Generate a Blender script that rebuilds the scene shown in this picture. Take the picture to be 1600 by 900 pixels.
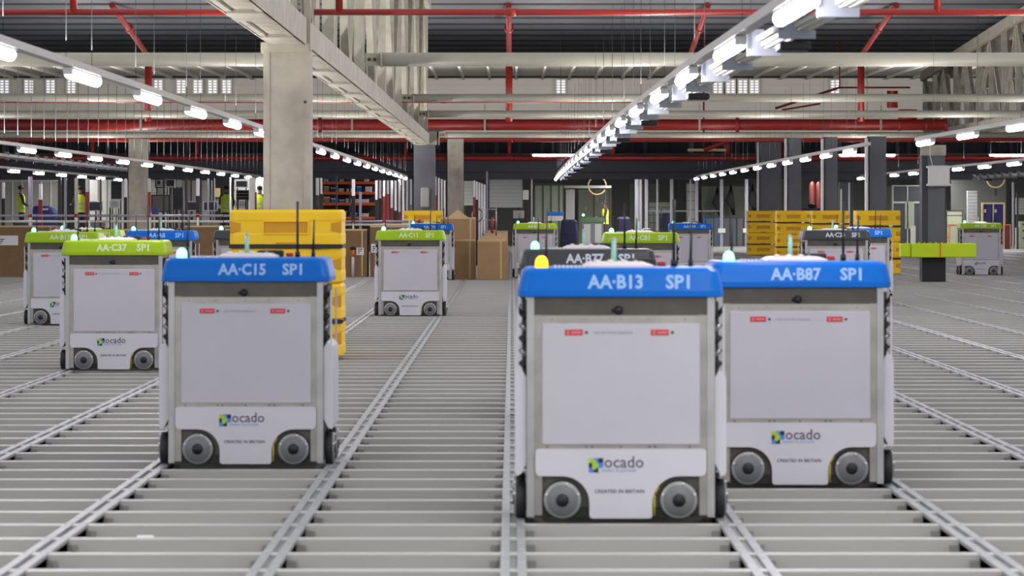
import bpy, bmesh, math, random
from mathutils import Vector, Matrix, Euler
random.seed(7)
for o in list(bpy.data.objects): bpy.data.objects.remove(o)
sc = bpy.context.scene
COL = sc.collection
PI = math.pi
# ------------------------------------------------------------------ camera, world, light, exposure
F = 5600.0; HC = 1.35; VX, VY = 799.0, 330.0
cd = bpy.data.cameras.new('camera'); cam = bpy.data.objects.new('camera', cd); COL.objects.link(cam)
cam.location = (0, 0, HC); cam.rotation_euler = (PI/2, 0, 0)
cd.sensor_width = 36; cd.lens = F/1600*36
cd.shift_x = (800-VX)/1600; cd.shift_y = -(450-VY)/1600
cd.clip_start = .5; cd.clip_end = 400
cd.dof.use_dof = True; cd.dof.focus_distance = 58; cd.dof.aperture_fstop = 8.0
sc.camera = cam
w = bpy.data.worlds.new('world'); sc.world = w; w.use_nodes = True
w.node_tree.nodes['Background'].inputs[0].default_value = (.93, .95, 1.0, 1)
w.node_tree.nodes['Background'].inputs[1].default_value = .78
sc.view_settings.view_transform = 'Standard'; sc.view_settings.look = 'None'
sc.view_settings.gamma = 1; sc.view_settings.use_curve_mapping = False
sc.view_settings.exposure = 0.0
LAMP_E = 50.0
def area(name, loc, rot, sx, sy, power, col=(1, .98, .97)):
    l = bpy.data.lights.new(name, 'AREA'); l.shape = 'RECTANGLE'; l.size = sx; l.size_y = sy
    l.energy = power; l.color = col
    o = bpy.data.objects.new(name, l); COL.objects.link(o); o.location = loc; o.rotation_euler = rot
    return o
# unseen strips added in line with the lamp rows, front fill for the robots
for x in (-7.5, -3.05, 1.25, 5.6, 10):
    area('front_fill_strip', (x, 4, 2.3), (0, 0, 0), .1, 22, 260)
# unseen strips added along each row, boosting the tubes' upward light on the roof
for x, y0, y1, e in ((-7.6, 50, 105, 700), (-3.05, 16, 104, 1300), (1.2, 12, 104, 1300), (5.5, 34, 104, 1000), (10.1, 66, 104, 600), (-11.8, 80, 108, 400)):
    area('roof_fill_uplight', (x, (y0+y1)/2, 2.52), (PI, 0, 0), .1, y1-y0, e)
# unseen fill lights added to brighten the back rooms and the bay behind
for x in (-15, -9, -3, 4, 10, 16):
    area('back_room_fill', (x, 126, 2.85), (0, 0, 0), .3, 20, 420 if x < 4 else 950)
for x in (-14, 0, 14):
    area('rear_bay_fill', (x, 129, 5.2), (PI/2+.1, 0, 0), 9, .5, 620)
# broad unseen fill light just below the roof, lighting the hall from above
area('overhead_fill', (0, 60, 6.6), (0, 0, 0), 36, 70, 900, (.96, .98, 1))
# ------------------------------------------------------------------ materials
def lin(c): return tuple(((v/255)/12.92 if v/255 <= .04045 else ((v/255+.055)/1.055)**2.4) for v in c)
def mat(name, rgb, rough=.5, metal=0, noise=0, nscale=8, emit=0, spec=.5, bump=0):
    m = bpy.data.materials.new(name); m.use_nodes = True; nt = m.node_tree; b = nt.nodes['Principled BSDF']
    c = lin(rgb)+(1,)
    b.inputs['Base Color'].default_value = c; b.inputs['Roughness'].default_value = rough
    b.inputs['Metallic'].default_value = metal; b.inputs['Specular IOR Level'].default_value = spec
    if emit:
        b.inputs['Emission Color'].default_value = c; b.inputs['Emission Strength'].default_value = emit
    if noise or bump:
        tc = nt.nodes.new('ShaderNodeTexCoord'); n = nt.nodes.new('ShaderNodeTexNoise')
        n.inputs['Scale'].default_value = nscale; n.inputs['Detail'].default_value = 5
        nt.links.new(tc.outputs['Object'], n.inputs['Vector'])
        if noise:
            r = nt.nodes.new('ShaderNodeMapRange'); r.inputs[1].default_value = .3; r.inputs[2].default_value = .7
            r.inputs[3].default_value = 1-noise; r.inputs[4].default_value = 1+noise*.6
            nt.links.new(n.outputs['Fac'], r.inputs[0])
            mx = nt.nodes.new('ShaderNodeVectorMath'); mx.operation = 'SCALE'
            mx.inputs[0].default_value = c[:3]; nt.links.new(r.outputs[0], mx.inputs['Scale'])
            nt.links.new(mx.outputs[0], b.inputs['Base Color'])
        if bump:
            bp = nt.nodes.new('ShaderNodeBump'); bp.inputs['Strength'].default_value = bump
            nt.links.new(n.outputs['Fac'], bp.inputs['Height']); nt.links.new(bp.outputs[0], b.inputs['Normal'])
    return m
M = {}
def D(k, *a, **kw): M[k] = mat(k, *a, **kw)
D('track_top', (184, 184, 180), .42, .1, .1, 3)
D('track_side', (170, 168, 163), .5, .0, .05, 1.2)
D('rail_metal', (164, 165, 166), .4, .35, .15, 6)
D('rail_groove', (140, 141, 140), .5, .4)
D('pit', (140, 141, 138), .8)
D('notch', (138, 138, 132), .6, .1)
D('deck', (166, 164, 160), .5, .0, .1, .6)
D('robot_white', (205, 203, 210), .42, 0, .03, 3)
D('robot_panel', (190, 188, 196), .45, 0, .03, 3)
D('aluminium', (182, 182, 182), .32, .75, .1, 9)
D('steel_strip', (172, 169, 162), .3, .8, .15, 9)
D('band', (92, 88, 83), .34, .8, .12, 12)
D('wheel_well', (104, 100, 92), .5, .4, .1, 10)
D('dark_metal', (66, 63, 60), .45, .5, .1, 10)
D('rubber', (38, 38, 40), .6)
D('wheel_disc', (112, 113, 115), .45, .0)
D('wheel_ring', (150, 151, 150), .35, .2)
D('black', (22, 23, 25), .5)
D('cap_blue', (0, 104, 200), .3, spec=.2)
D('cap_green', (150, 184, 0), .32, spec=.35)
D('cap_black', (48, 50, 54), .35)
D('letter_blue', (150, 190, 240), .5)
D('letter_green', (208, 222, 172), .5)
D('letter_black', (205, 208, 222), .5)
D('lid_plate', (222, 214, 214), .3)
D('green_light', (130, 255, 190), .3, emit=3.2)
D('amber_light', (255, 176, 20), .3, emit=3.5)
D('label_red', (196, 40, 48), .5)
D('label_pink', (226, 120, 128), .5)
D('ink', (60, 58, 66), .6)
D('faint_ink', (160, 158, 168), .6)
D('logo_blue', (70, 130, 215), .5)
D('logo_navy', (20, 24, 50), .5)
D('logo_lime', (170, 200, 40), .5)
D('logo_text', (84, 72, 92), .5)
D('yellow_cable', (205, 195, 30), .5)
D('red_plastic', (200, 45, 35), .4)
D('teal_rod', (150, 205, 190), .2)
D('grey_rod', (165, 168, 172), .3, .3)
D('cream', (168, 162, 146), .6, 0, .24, 3.2)
D('cream_pipe', (164, 160, 145), .42, 0, .08, 1.5)
D('cream_light', (200, 197, 186), .45, .1, .08, 4)
D('red_paint', (148, 36, 27), .38, 0, .08, 2)
D('grey_column', (92, 94, 99), .5, 0, .08, 2)
D('black_base', (33, 34, 37), .55, 0, .1, 3)
D('roof', (98, 101, 106), .55, .2, .08, .6)
D('roof_dark', (26, 28, 31), .8)
D('light_sheet', (176, 172, 162), .6, 0, .06, .8)
D('wall_sheet', (186, 180, 170), .6, 0, .05, .6)
D('fascia', (58, 60, 68), .6, 0, .06, .8)
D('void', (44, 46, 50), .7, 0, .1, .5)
D('back_dark', (100, 102, 98), .7, 0, .12, .35)
D('back_green', (126, 131, 118), .7, 0, .1, .4)
D('lamp', (255, 246, 255), .3, emit=LAMP_E)
D('daylight', (235, 236, 245), .3, emit=.9)
D('trunking', (190, 188, 184), .4, .2)
D('bracket', (134, 140, 148), .4, .3)
D('cable_grey', (190, 190, 178), .5)
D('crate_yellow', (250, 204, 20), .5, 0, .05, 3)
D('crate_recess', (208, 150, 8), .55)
D('strap', (34, 32, 36), .55)
D('white', (232, 232, 232), .5)
D('offwhite', (206, 206, 200), .5, 0, .05, 4)
D('silver_post', (150, 148, 160), .4, .3)
D('lime_pad', (196, 222, 10), .5)
D('orange', (220, 110, 20), .5)
D('card', (164, 132, 92), .8, 0, .1, 4)
D('card_dark', (132, 104, 70), .8, 0, .1, 4)
D('card_edge', (206, 180, 130), .8)
D('panel_grey', (150, 150, 146), .6, 0, .06, 2)
D('shutter', (164, 166, 164), .5, .1)
D('navy', (28, 30, 66), .7, 0, .15, 5)
D('door_navy', (30, 32, 100), .5)
D('blue', (40, 60, 130), .6, 0, .15, 4)
D('bright_blue', (20, 110, 200), .5)
D('hivis', (214, 236, 60), .7)
D('hivis_band', (190, 195, 180), .4)
D('cloth_dark', (44, 44, 50), .85)
D('cloth_maroon', (60, 40, 46), .85)
D('skin', (150, 104, 84), .55)
D('hair', (44, 34, 30), .8)
D('rack_orange', (196, 84, 32), .5)
D('sage', (150, 156, 130), .5, 0, .08, 3)
D('block', (150, 150, 152), .8, 0, .12, 5)
D('screen', (40, 44, 52), .25)
D('red_dull', (96, 30, 28), .6)
D('green_box', (56, 92, 60), .6)
# ------------------------------------------------------------------ mesh helpers
class MB:
    def __init__(s): s.v = []; s.f = []; s.m = []; s.sm = []; s.mats = []
    def mi(s, k):
        if k not in s.mats: s.mats.append(k)
        return s.mats.index(k)
    def raw(s, vs, fs, k, smooth=False):
        n = len(s.v); s.v += [tuple(v) for v in vs]; i = s.mi(k)
        for f in fs: s.f.append([n+a for a in f]); s.m.append(i); s.sm.append(smooth)
        return s
    def box(s, x0, x1, y0, y1, z0, z1, k, top=None, b=0):
        vs = [(x0,y0,z0),(x1,y0,z0),(x1,y1,z0),(x0,y1,z0),(x0,y0,z1),(x1,y0,z1),(x1,y1,z1),(x0,y1,z1)]
        if b:
            return s.loft([rrect(x0+b, x1-b, y0+b, y1-b, b*.5, z0), rrect(x0, x1, y0, y1, b, z0+b),
                           rrect(x0, x1, y0, y1, b, z1-b), rrect(x0+b, x1-b, y0+b, y1-b, b*.5, z1)], k)
        s.raw(vs, [(0,3,2,1),(0,1,5,4),(1,2,6,5),(2,3,7,6),(3,0,4,7)], k)
        n = len(s.v)-8; i = s.mi(top or k); s.f.append([n+4,n+5,n+6,n+7]); s.m.append(i); s.sm.append(False)
        return s
    def loft(s, rings, k, smooth=False, cap=True):
        n = len(rings[0]); vs = [p for r in rings for p in r]; fs = []
        for a in range(len(rings)-1):
            for j in range(n):
                j2 = (j+1) % n
                fs.append((a*n+j, a*n+j2, (a+1)*n+j2, (a+1)*n+j))
        s.raw(vs, fs, k, smooth)
        if cap:
            s.raw(rings[0][::-1], [tuple(range(n))], k); s.raw(rings[-1], [tuple(range(n))], k)
        return s
    def tube(s, p, q, r, k, n=12, r2=None, cap=True):
        p = Vector(p); q = Vector(q); d = (q-p).normalized()
        a = d.orthogonal().normalized(); b = d.cross(a); r2 = r if r2 is None else r2
        R = [[tuple(c+a*rr*math.cos(t*2*PI/n)+b*rr*math.sin(t*2*PI/n)) for t in range(n)] for c, rr in ((p, r), (q, r2))]
        return s.loft(R, k, True, cap)
    def lathe(s, prof, org, axis, k, n=24):
        org = Vector(org); d = Vector(axis).normalized(); a = d.orthogonal().normalized(); b = d.cross(a)
        R = [[tuple(org+d*h+a*max(r, 1e-4)*math.cos(t*2*PI/n)+b*max(r, 1e-4)*math.sin(t*2*PI/n)) for t in range(n)] for r, h in prof]
        return s.loft(R, k, True, True)
    def prism(s, pts, y0, y1, k):      # outline in x,z extruded along y
        n = len(pts)
        return s.loft([[(x, y0, z) for x, z in pts], [(x, y1, z) for x, z in pts]], k)
    def ball(s, c, r, k, n=12, m=8, sc_=(1, 1, 1)):
        R = []
        for i in range(m+1):
            t = PI*i/m; R.append([(c[0]+sc_[0]*r*math.sin(t)*math.cos(2*PI*j/n)+0, c[1]+sc_[1]*r*math.sin(t)*math.sin(2*PI*j/n), c[2]-sc_[2]*r*math.cos(t)) for j in range(n)])
        R[0] = [(x, y, z) for x, y, z in R[0]]
        return s.loft(R, k, True, False)
    def mesh(s, name):
        me = bpy.data.meshes.new(name); me.from_pydata(s.v, [], s.f)
        for k in s.mats: me.materials.append(M[k])
        me.polygons.foreach_set('material_index', s.m); me.polygons.foreach_set('use_smooth', s.sm)
        bm = bmesh.new(); bm.from_mesh(me); bmesh.ops.remove_doubles(bm, verts=bm.verts, dist=1e-6)
        bmesh.ops.recalc_face_normals(bm, faces=bm.faces); bm.to_mesh(me); bm.free(); me.update()
        return me
    def build(s, name, parent=None, loc=None, rz=0):
        return link(name, s.mesh(name), parent, loc, rz)
def rrect(x0, x1, y0, y1, r, z, n=4):
    P = []
    for cx, cy, a0 in ((x1-r, y0+r, -PI/2), (x1-r, y1-r, 0), (x0+r, y1-r, PI/2), (x0+r, y0+r, PI)):
        for i in range(n+1):
            a = a0+i*PI/2/n; P.append((cx+r*math.cos(a), cy+r*math.sin(a), z))
    return P
def link(name, data, parent=None, loc=None, rz=0):
    o = bpy.data.objects.new(name, data); COL.objects.link(o)
    if parent: o.parent = parent
    if loc: o.location = loc
    if rz: o.rotation_euler = (0, 0, rz)
    return o
def tag(o, label, cat, group=None):
    o['label'] = label; o['category'] = cat
    if group: o['group'] = group
    return o
def thing(name, label, cat, loc, rz=0, group=None):
    return tag(link(name, None, None, loc, rz), label, cat, group)
def struct(o): o['kind'] = 'structure'; return o
def dup(root, loc, label, group=None, rz=None):
    r = root.copy(); COL.objects.link(r); r.location = loc
    if rz is not None: r.rotation_euler = (0, 0, rz)
    r['label'] = label
    if group: r['group'] = group
    for ch in root.children:
        c = ch.copy(); COL.objects.link(c); c.parent = r
        for g in ch.children:
            d = g.copy(); COL.objects.link(d); d.parent = c
    return r
def X(px, s): return (px-VX)/s
def Z(py, s): return HC+(VY-py)/s
def Yd(s): return F/s
_txt = {}
def text_mesh(name, body, size, k, offset=0.0, depth=.0008, sx=1.0, track=1.0):
    key = (body, size, k, offset, sx, track)
    if key in _txt: return _txt[key]
    c = bpy.data.curves.new(name, 'FONT'); c.body = body; c.size = size; c.extrude = depth; c.offset = offset
    c.space_character = track; c.resolution_u = 2
    o = bpy.data.objects.new(name, c); COL.objects.link(o)
    dg = bpy.context.evaluated_depsgraph_get(); me = bpy.data.meshes.new_from_object(o.evaluated_get(dg))
    COL.objects.unlink(o); bpy.data.objects.remove(o)
    me.transform(Matrix.Rotation(PI/2, 4, 'X') @ Matrix.Diagonal((sx, 1, 1, 1))); me.name = name
    me.materials.clear(); me.materials.append(M[k]); _txt[key] = me
    return me
ORD = ['first', 'second', 'third', 'fourth', 'fifth', 'sixth', 'seventh', 'eighth', 'ninth', 'tenth', 'eleventh', 'twelfth', 'thirteenth', 'fourteenth', 'fifteenth', 'sixteenth', 'seventeenth', 'eighteenth', 'nineteenth', 'twentieth', 'twenty-first', 'twenty-second', 'twenty-third', 'twenty-fourth']
# ------------------------------------------------------------------ the storage grid
CW, CDp = .941, .653
b = MB()
yy = 6.3; k = 0
XL, XR = -19.5, 23.0
def xmax_left(y): return XL
n_cross = int((137-6.3)/CDp)
for i in range(n_cross):
    y = 6.3+i*CDp
    x0 = XL if y < 73 else -.1
    hx = y*.165+1.5
    b.box(max(x0, -hx-1), min(XR, hx+1), y-.05, y+.05, -.22, 0, 'track_side', 'track_top')
cross = b.build('floor'); struct(cross)
b = MB()
for n in range(-20, 25):
    x = n*CW+.008
    y1 = 72.9 if x < -.1 else 137
    y0 = max(6, (abs(x)-1.5)/.165)
    if y0 >= y1: continue
    b.box(x-.05, x-.015, y0, y1, -.05, .003, 'rail_metal')
    b.box(x+.015, x+.05, y0, y1, -.05, .003, 'rail_metal')
    b.box(x-.05, x+.05, y0, y1, -.13, -.012, 'rail_groove')
rails = b.build('trim_1'); struct(rails)
b = MB()
for n in range(-9, 10):
    x = n*CW+.008
    for i in range(n_cross):
        y = 6.3+i*CDp
        if y > 42 or abs(x) > y*.16+1.2: continue
        for sg in (-1, 1):
            xa, xb = sorted((x+sg*.05, x+sg*.09))
            b.box(xa, xb, y-.062, y+.05, -.2, -.022, 'notch')
        if i % 2 == 0: b.tube((x-.045, y, .001), (x-.045, y, .007), .008, 'track_top', 6); b.tube((x+.045, y, .001), (x+.045, y, .007), .008, 'track_top', 6)
struct(b.build('trim_2'))
b = MB(); b.box(-26, 26, 2, 145, -.4, -.225, 'pit'); b.box(-26, -.12, 73.2, 145, -.225, 0, 'deck'); b.box(-.12, 26, 137.2, 145, -.225, 0, 'deck')
struct(b.build('floor.001'))
# ------------------------------------------------------------------ roof, walls
ZR = HC+5.4
b = MB(); b.box(-26, 26, 60, 127, ZR, ZR+.2, 'roof_dark')
y = 60
while y < 126:
    b.loft([[(-26, y, ZR+.0), (-26, y+.04, ZR-.05), (-26, y+2.5, ZR-.05), (-26, y+2.54, ZR+.0)],
            [(26, y, ZR+.0), (26, y+.04, ZR-.05), (26, y+2.5, ZR-.05), (26, y+2.54, ZR+.0)]], 'roof')
    b.box(-26, 26, y+2.52, y+3.32, ZR-.056, ZR, 'roof_dark')
    y += 3.3
struct(b.build('ceiling'))
b = MB(); b.box(-26, 26, 127, 144, ZR-.05, ZR+.15, 'light_sheet')
x = -24
while x < 24:
    b.box(x, x+.08, 127, 143, ZR-.16, ZR-.05, 'light_sheet'); x += 1.05
b.box(-26, 26, 126.7, 127, ZR-.12, ZR+.1, 'roof_dark')
b.box(-26, 26, 141.9, 142.2, ZR-.12, ZR-.04, 'roof_dark')
struct(b.build('ceiling.001'))
b = MB(); b.box(-26, 26, 143, 143.2, 0, ZR, 'wall_sheet')
zz = 3.4
while zz < ZR-.2: b.box(-26, 26, 142.93, 143, zz, zz+.05, 'wall_sheet'); zz += .42
struct(b.build('wall_back'))
b = MB(); b.box(-26, 26, 142.6, 142.9, 0, 3.35, 'back_dark')
for i in range(14):
    x = -1+i*1.9; b.box(x, x+1.2, 142.55, 142.6, .1, 2.3+.4*random.random(), random.choice(['back_green', 'back_dark', 'void', 'back_green']))
struct(b.build('wall_back.001'))
# louvred windows high in the back wall
wi = 0
for px in (8, 46, 80, 112, 248, 284, 310, 333, 355, 877, 1122, 1142, 1161, 1179, 1305):
    s = F/142.9; wi += 1
    fr = MB(); x0 = X(px, s)-.2; z0 = Z(146, s); z1 = Z(125, s)
    fr.box(x0-.03, x0+.4, 142.82, 142.92, z0-.05, z1+.05, 'wall_sheet')
    w_ = struct(fr.build('window_%d' % wi))
    pn = MB()
    for j in range(5):
        za = z0+(z1-z0)*j/5; pn.box(x0+.03, x0+.15, 142.78, 142.82, za+.03, za+(z1-z0)/5-.03, 'daylight'); pn.box(x0+.22, x0+.34, 142.78, 142.82, za+.03, za+(z1-z0)/5-.03, 'daylight')
    pn.build('louvre_pane', w_)
# mezzanine edge above the back rooms
b = MB(); b.box(-26, 26, 112, 142.5, HC+1.62, HC+1.74, 'fascia'); b.box(-26, 26, 111.7, 112, HC+1.0, HC+1.62, 'fascia')
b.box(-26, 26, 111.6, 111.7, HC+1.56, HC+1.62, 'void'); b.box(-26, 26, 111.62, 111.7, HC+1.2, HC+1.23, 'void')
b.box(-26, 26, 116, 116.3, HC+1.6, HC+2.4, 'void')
for i in range(120):
    x = -22+i*.37
    if random.random() < .75: b.box(x, x+.05+.1*random.random(), 115.85, 116, HC+1.7, HC+2.38, random.choice(['fascia', 'grey_column', 'void']))
b.box(-26, 26, 114, 114.08, HC+1.78, HC+1.84, 'grey_column')
struct(b.build('wall_mezzanine'))
# ------------------------------------------------------------------ big cream tubes across the hall
for i, (py, s, r, nm) in enumerate(((93, 107.7, .1, 'nearest and thickest'), (153, 80.9, .077, 'second nearest'), (178, 69, .08, 'third nearest'), (211, 54, .085, 'farthest'))):
    t = thing('bracing_tube', 'cream steel tube spanning the hall overhead, %s of the four' % nm, 'tube', (0, Yd(s), Z(py, s)), 0, 'cream tubes across the hall')
    for a, c in ((-24, -2.5), (-1.9, 24)):
        m = MB(); m.tube((a, 0, 0), (c, 0, 0), r, 'cream_pipe', 16); m.build('tube_length', t)
        e = c if c < 0 else a; sg = 1 if c < 0 else -1
        m = MB(); m.box(min(e, e+sg*.22), max(e, e+sg*.22), -.02, .02, -r*.9, r*.9, 'cream'); m.tube((e, 0, 0), (e-sg*.03, 0, 0), r*1.15, 'cream', 16)
        for q in (.08, .16): m.tube((e+sg*q, -.05, 0), (e+sg*q, -.02, 0), .025, 'dark_metal', 8)
        m.build('end_plate', t)
# ------------------------------------------------------------------ trusses
def truss(label, xc, y0, y1, zb, zt0, zt1, step, wid=.35):
    t = thing('roof_truss', label, 'truss', (xc, y0, zb)); L = y1-y0; h = wid/2
    m = MB()
    for sg in (-1, 1):
        m.box(sg*h-.015, sg*h+.015, 0, L, 0, .26, 'cream')
        m.box(min(sg*h, sg*(h-.07)), max(sg*h, sg*(h-.07)), 0, L, 0, .02, 'cream')
    m.box(-h, h, 0, L, .02, .035, 'cream')
    m.build('bottom_chord', t)
    y = 1
    while y < L: m = MB(); m.box(-h+.02, h-.02, y, y+1.3, -.012, .02, 'cream'); m.build('batten_plate', t); y += 4.2
    m = MB(); nseg = 8
    for sg in (-1, 1):
        m.loft([[(sg*h-.06, 0, zt0-zb), (sg*h+.06, 0, zt0-zb), (sg*h+.06, 0, zt0-zb+.3), (sg*h-.06, 0, zt0-zb+.3)],
                [(sg*h-.06, L, zt1-zb), (sg*h+.06, L, zt1-zb), (sg*h+.06, L, zt1-zb+.3), (sg*h-.06, L, zt1-zb+.3)]], 'cream')
    m.build('top_chord', t)
    n = int(L/step)
    for i in range(n+1):
        y = i*L/n; zt = zt0+(zt1-zt0)*i/n-zb
        m = MB(); m.box(-h+.02, -h+.16, y-.05, y+.05, .2, zt+.05, 'cream'); m.box(h-.16, h-.02, y-.05, y+.05, .2, zt+.05, 'cream'); m.box(-h+.02, h-.02, y-.01, y+.01, (.2, 1.2)[i % 2], (zt, zt*.45+.4)[i % 2], 'cream_light' if i % 3 else 'cream') if i % 3 == 0 else m.box(-h+.02, h-.02, y-.012, y+.012, zt*.5, zt*.5+.06, 'cream'); m.build('vertical_strut', t)
        if i < n:
            yb = (i+1)*L/n; za, zb_ = (.2, zt) if i % 2 else (zt, .2)
            m = MB()
            for sg in (-1, 1):
                x = sg*(h-.07)
                m.loft([[(x-.05, y, za), (x+.05, y, za), (x+.05, y+.16, za), (x-.05, y+.16, za)], [(x-.05, yb-.16, zb_), (x+.05, yb-.16, zb_), (x+.05, yb, zb_), (x-.05, yb, zb_)]], 'cream')
            m.build('diagonal_brace', t)
    return t
truss('long cream lattice truss running from the near pillar to the grey pillar', -2.25, 25, 90, HC+1.68, HC+5.2, HC+5.05, 4.3)
truss('cream lattice truss in the upper right corner with a sloping top', 13.6, 84, 116, HC+2.3, HC+5.3, HC+4.2, 2.6, .6)
# ------------------------------------------------------------------ columns
s = 155.0
c = thing('pillar', 'thick stained cream pillar, nearest of all, left of centre', 'pillar', (X(447, s), Yd(s), 0))
m = MB(); hw = .214
m.box(-hw, hw, 0, .44, 0, HC+1.66, 'cream'); m.box(-hw-.015, -hw+.05, -.012, .45, 0, HC+1.63, 'cream'); m.box(hw-.03, hw+.03, -.02, .45, 0, HC+1.63, 'cream')
m.build('shaft', c)
m = MB(); m.box(-hw-.04, hw+.02, -.04, .48, HC+1.6, HC+1.7, 'cream'); m.build('cap_plate', c)
m = MB(); m.box(hw-.03, hw+.03, -.03, .1, HC+1.62, HC+3.6, 'cream'); m.build('stiffener', c)
for z in (.9, 2.45, 1.3):
    m = MB(); m.tube((hw-.02, -.03, z), (hw-.02, -.01, z), .016, 'dark_metal', 8); m.build('bolt', c)
def column(label, px, pw, s, ytop, k='grey_column', parts=None, zbase=0, pole=None):
    c = thing('pillar', label, 'pillar', (X(px, s), Yd(s), zbase)); hw = pw/s/2; h = Z(ytop, s)-zbase
    m = MB(); m.box(-hw, hw, .08, .3, 0, h, k); m.box(-hw, hw, 0, .03, 0, h, k); m.box(-hw, hw, .35, .4, 0, h, k); m.box(-hw, -hw+.02, 0, .4, 0, h, k); m.build('shaft', c)
    return c, hw, h
c, hw, h = column('grey pillar with cream head where the long truss ends', 662.5, 35, 62, 226)
m = MB(); m.box(-hw-.05, hw+.1, -.02, .45, h, h+.36, 'cream'); m.build('pillar_head', c)
m = MB(); m.box(-.08, .13, -.1, 0, Z(325, 62), Z(293, 62), 'panel_grey', b=.03); m.build('cover_box', c)
m = MB(); m.box(-.5, .5, -.3, -.24, h+.33, h+.38, 'grey_column')
for q in (-.4, -.3, .35): m.tube((q, -.27, h-.1), (q, -.27, h+.33), .02, 'black', 6)
m.build('cable_arm', c)
column('cream pillar standing just right of the grey pillar', 711, 26, 55, 217, 'cream')
column('cream pillar at far left behind the lime capped robots', 214.5, 30, 58, 217, 'cream')
for i, (px, pw, s, yt, lb) in enumerate(((1371, 28, 70.2, 213, 'grey pillar behind the nearest right-hand yellow crate stack'), (1298, 21, 60.2, 214, 'grey pillar, middle one behind the yellow crate stacks'), (1241, 22, 54.0, 214, 'grey pillar, second from left behind the yellow crates'), (1203.5, 34, 50.6, 214, 'broad grey pillar behind the leftmost far yellow crates'))):
    c, hw, h = column(lb, px, pw, s, yt)
    m = MB(); m.tube((-hw-.05, -.05, 0), (-hw-.05, -.05, h-.05), .04, 'white', 8); m.build('white_conduit', c)
s = 81.5
c, hw, h = column('grey pillar with black foot passing through the lime padded bar', 1459, 35, s, 243)
m = MB(); m.box(-hw-.01, hw+.01, -.02, .42, 0, Z(400, s), 'black_base'); m.build('pillar_foot', c)
m = MB(); m.box(-hw-.0, hw+.02, -.03, .43, h, h+.2, 'cream'); m.build('pillar_head', c)
m = MB(); m.box(-hw-.012, -hw+.1, -.012, .41, Z(400, s)+.01, h, 'fascia'); m.build('side_flange', c)
t = thing('switch_box', 'pale grey electrical box fixed high on the grey pillar', 'electrical box', (X(1465.5, s), Yd(s)-.03, Z(275, s)))
m = MB(); m.box(-.2, .2, -.2, 0, -.2, .2, 'offwhite', b=.02); m.build('housing', t)
for a in (-1, 1):
    for q in (-1, 1):
        m = MB(); m.box(a*.2-.03, a*.2+.03, -.1, -.02, q*.17-.02, q*.17+.02, 'white'); m.build('mounting_lug', t)
m = MB(); m.tube((-.12, -.1, .2), (-.17, -.08, .42), .008, 'white', 6); m.tube((-.17, -.08, .42), (-.15, -.05, .6), .008, 'white', 6); m.build('cable', t)
t = thing('barrier_bar', 'long lime green padded bar wrapped around the grey pillar', 'bar', (X(1463, s), Yd(s)-.36, Z(402, s)))
m = MB(); m.box(-.52, .72, 0, .3, 0, .27, 'lime_pad', b=.015); m.build('pad', t)
m = MB(); m.box(-.72, -.53, .02, .3, .01, .27, 'lime_pad', b=.015); m.build('end_pad', t)
m = MB(); m.box(.02, .045, -.006, 0, 0, .27, 'orange'); m.build('seam_strip', t)
m = MB()
for i in range(12): m.box(-.6+i*.11, -.58+i*.11, .02, .1, .27, .29, 'lime_pad')
m.build('top_fringe', t)
m = MB(); m.box(-.3, .1, .3, .34, .05, .2, 'black'); m.build('back_strap', t)
# ------------------------------------------------------------------ red pipes
def rpipe(lb, p, q, r, extra=None):
    p = Vector(p); q = Vector(q); t = thing('sprinkler_pipe', lb, 'pipe', tuple(p), 0, 'red sprinkler pipes')
    m = MB(); m.tube((0, 0, 0), q-p, r, 'red_paint', 14); m.build('pipe_run', t)
    n = 3 if (q-p).length > 15 else 1
    for i in range(n):
        c = (q-p)*((i+.5)/n); d = (q-p).normalized()*.05
        m = MB(); m.tube(c-d, c+d, r*1.35, 'red_paint', 14); m.build('coupling', t)
    return t
s = 147; t = rpipe('thin red pipe spanning the hall highest of all, under the dark roof', (-24, Yd(s), Z(19, s)), (24, Yd(s), Z(19, s)), .034)
for px in (115, 1465, 530): m = MB(); m.tube((X(px, s)+24, 0, 0), (X(px, s)+24, 0, .9), .04, 'red_paint'); m.build('riser', t)
s = 53.2; t = rpipe('thickest red pipe spanning the hall below the white wall', (-24, Yd(s), Z(195, s)), (X(1478, s), Yd(s), Z(195, s)), .165)
for px in (1405, 1447, 1478): m = MB(); m.tube((X(px, s)+23.97, 0, 0), (X(px, s)+24.03, 0, 0), .19, 'red_paint', 18); m.build('flange', t)
for px in (220, 550, 757, 1092, 1375): m = MB(); m.box(X(px, s)+23.98, X(px, s)+24.04, -.19, -.17, -.17, .6, 'cream'); m.build('hanger', t)
m = MB(); m.tube((X(1418, s)+24, 0, .15), (X(1418, s)+24, 0, .45), .28, 'red_paint', 18); m.tube((X(1395, s)+24, .1, .5), (X(1395, s)+24, .1, 1.0), .16, 'red_paint', 14); m.build('valve_body', t)
rpipe('red pipe spanning the hall just below the thickest red pipe', (-24, Yd(52.7), Z(218, 52.7)), (24, Yd(52.7), Z(218, 52.7)), .075)
t = rpipe('red pipe running along the top of the dark mezzanine edge', (-24, 111.3, Z(247, 50.3)), (24, 111.3, Z(247, 50.3)), .085)
for px in (145, 308, 635, 796, 958, 1225): m = MB(); m.tube((X(px, 50.3)+24, 0, 0), (X(px, 50.3)+24, 0, .6), .06, 'red_paint'); m.build('riser', t)
rpipe('slim red pipe tucked under the second cream tube', (-24, 70.5, Z(159.5, 79.4)), (3.2, 70.5, Z(159.5, 79.4)), .018)
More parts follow.
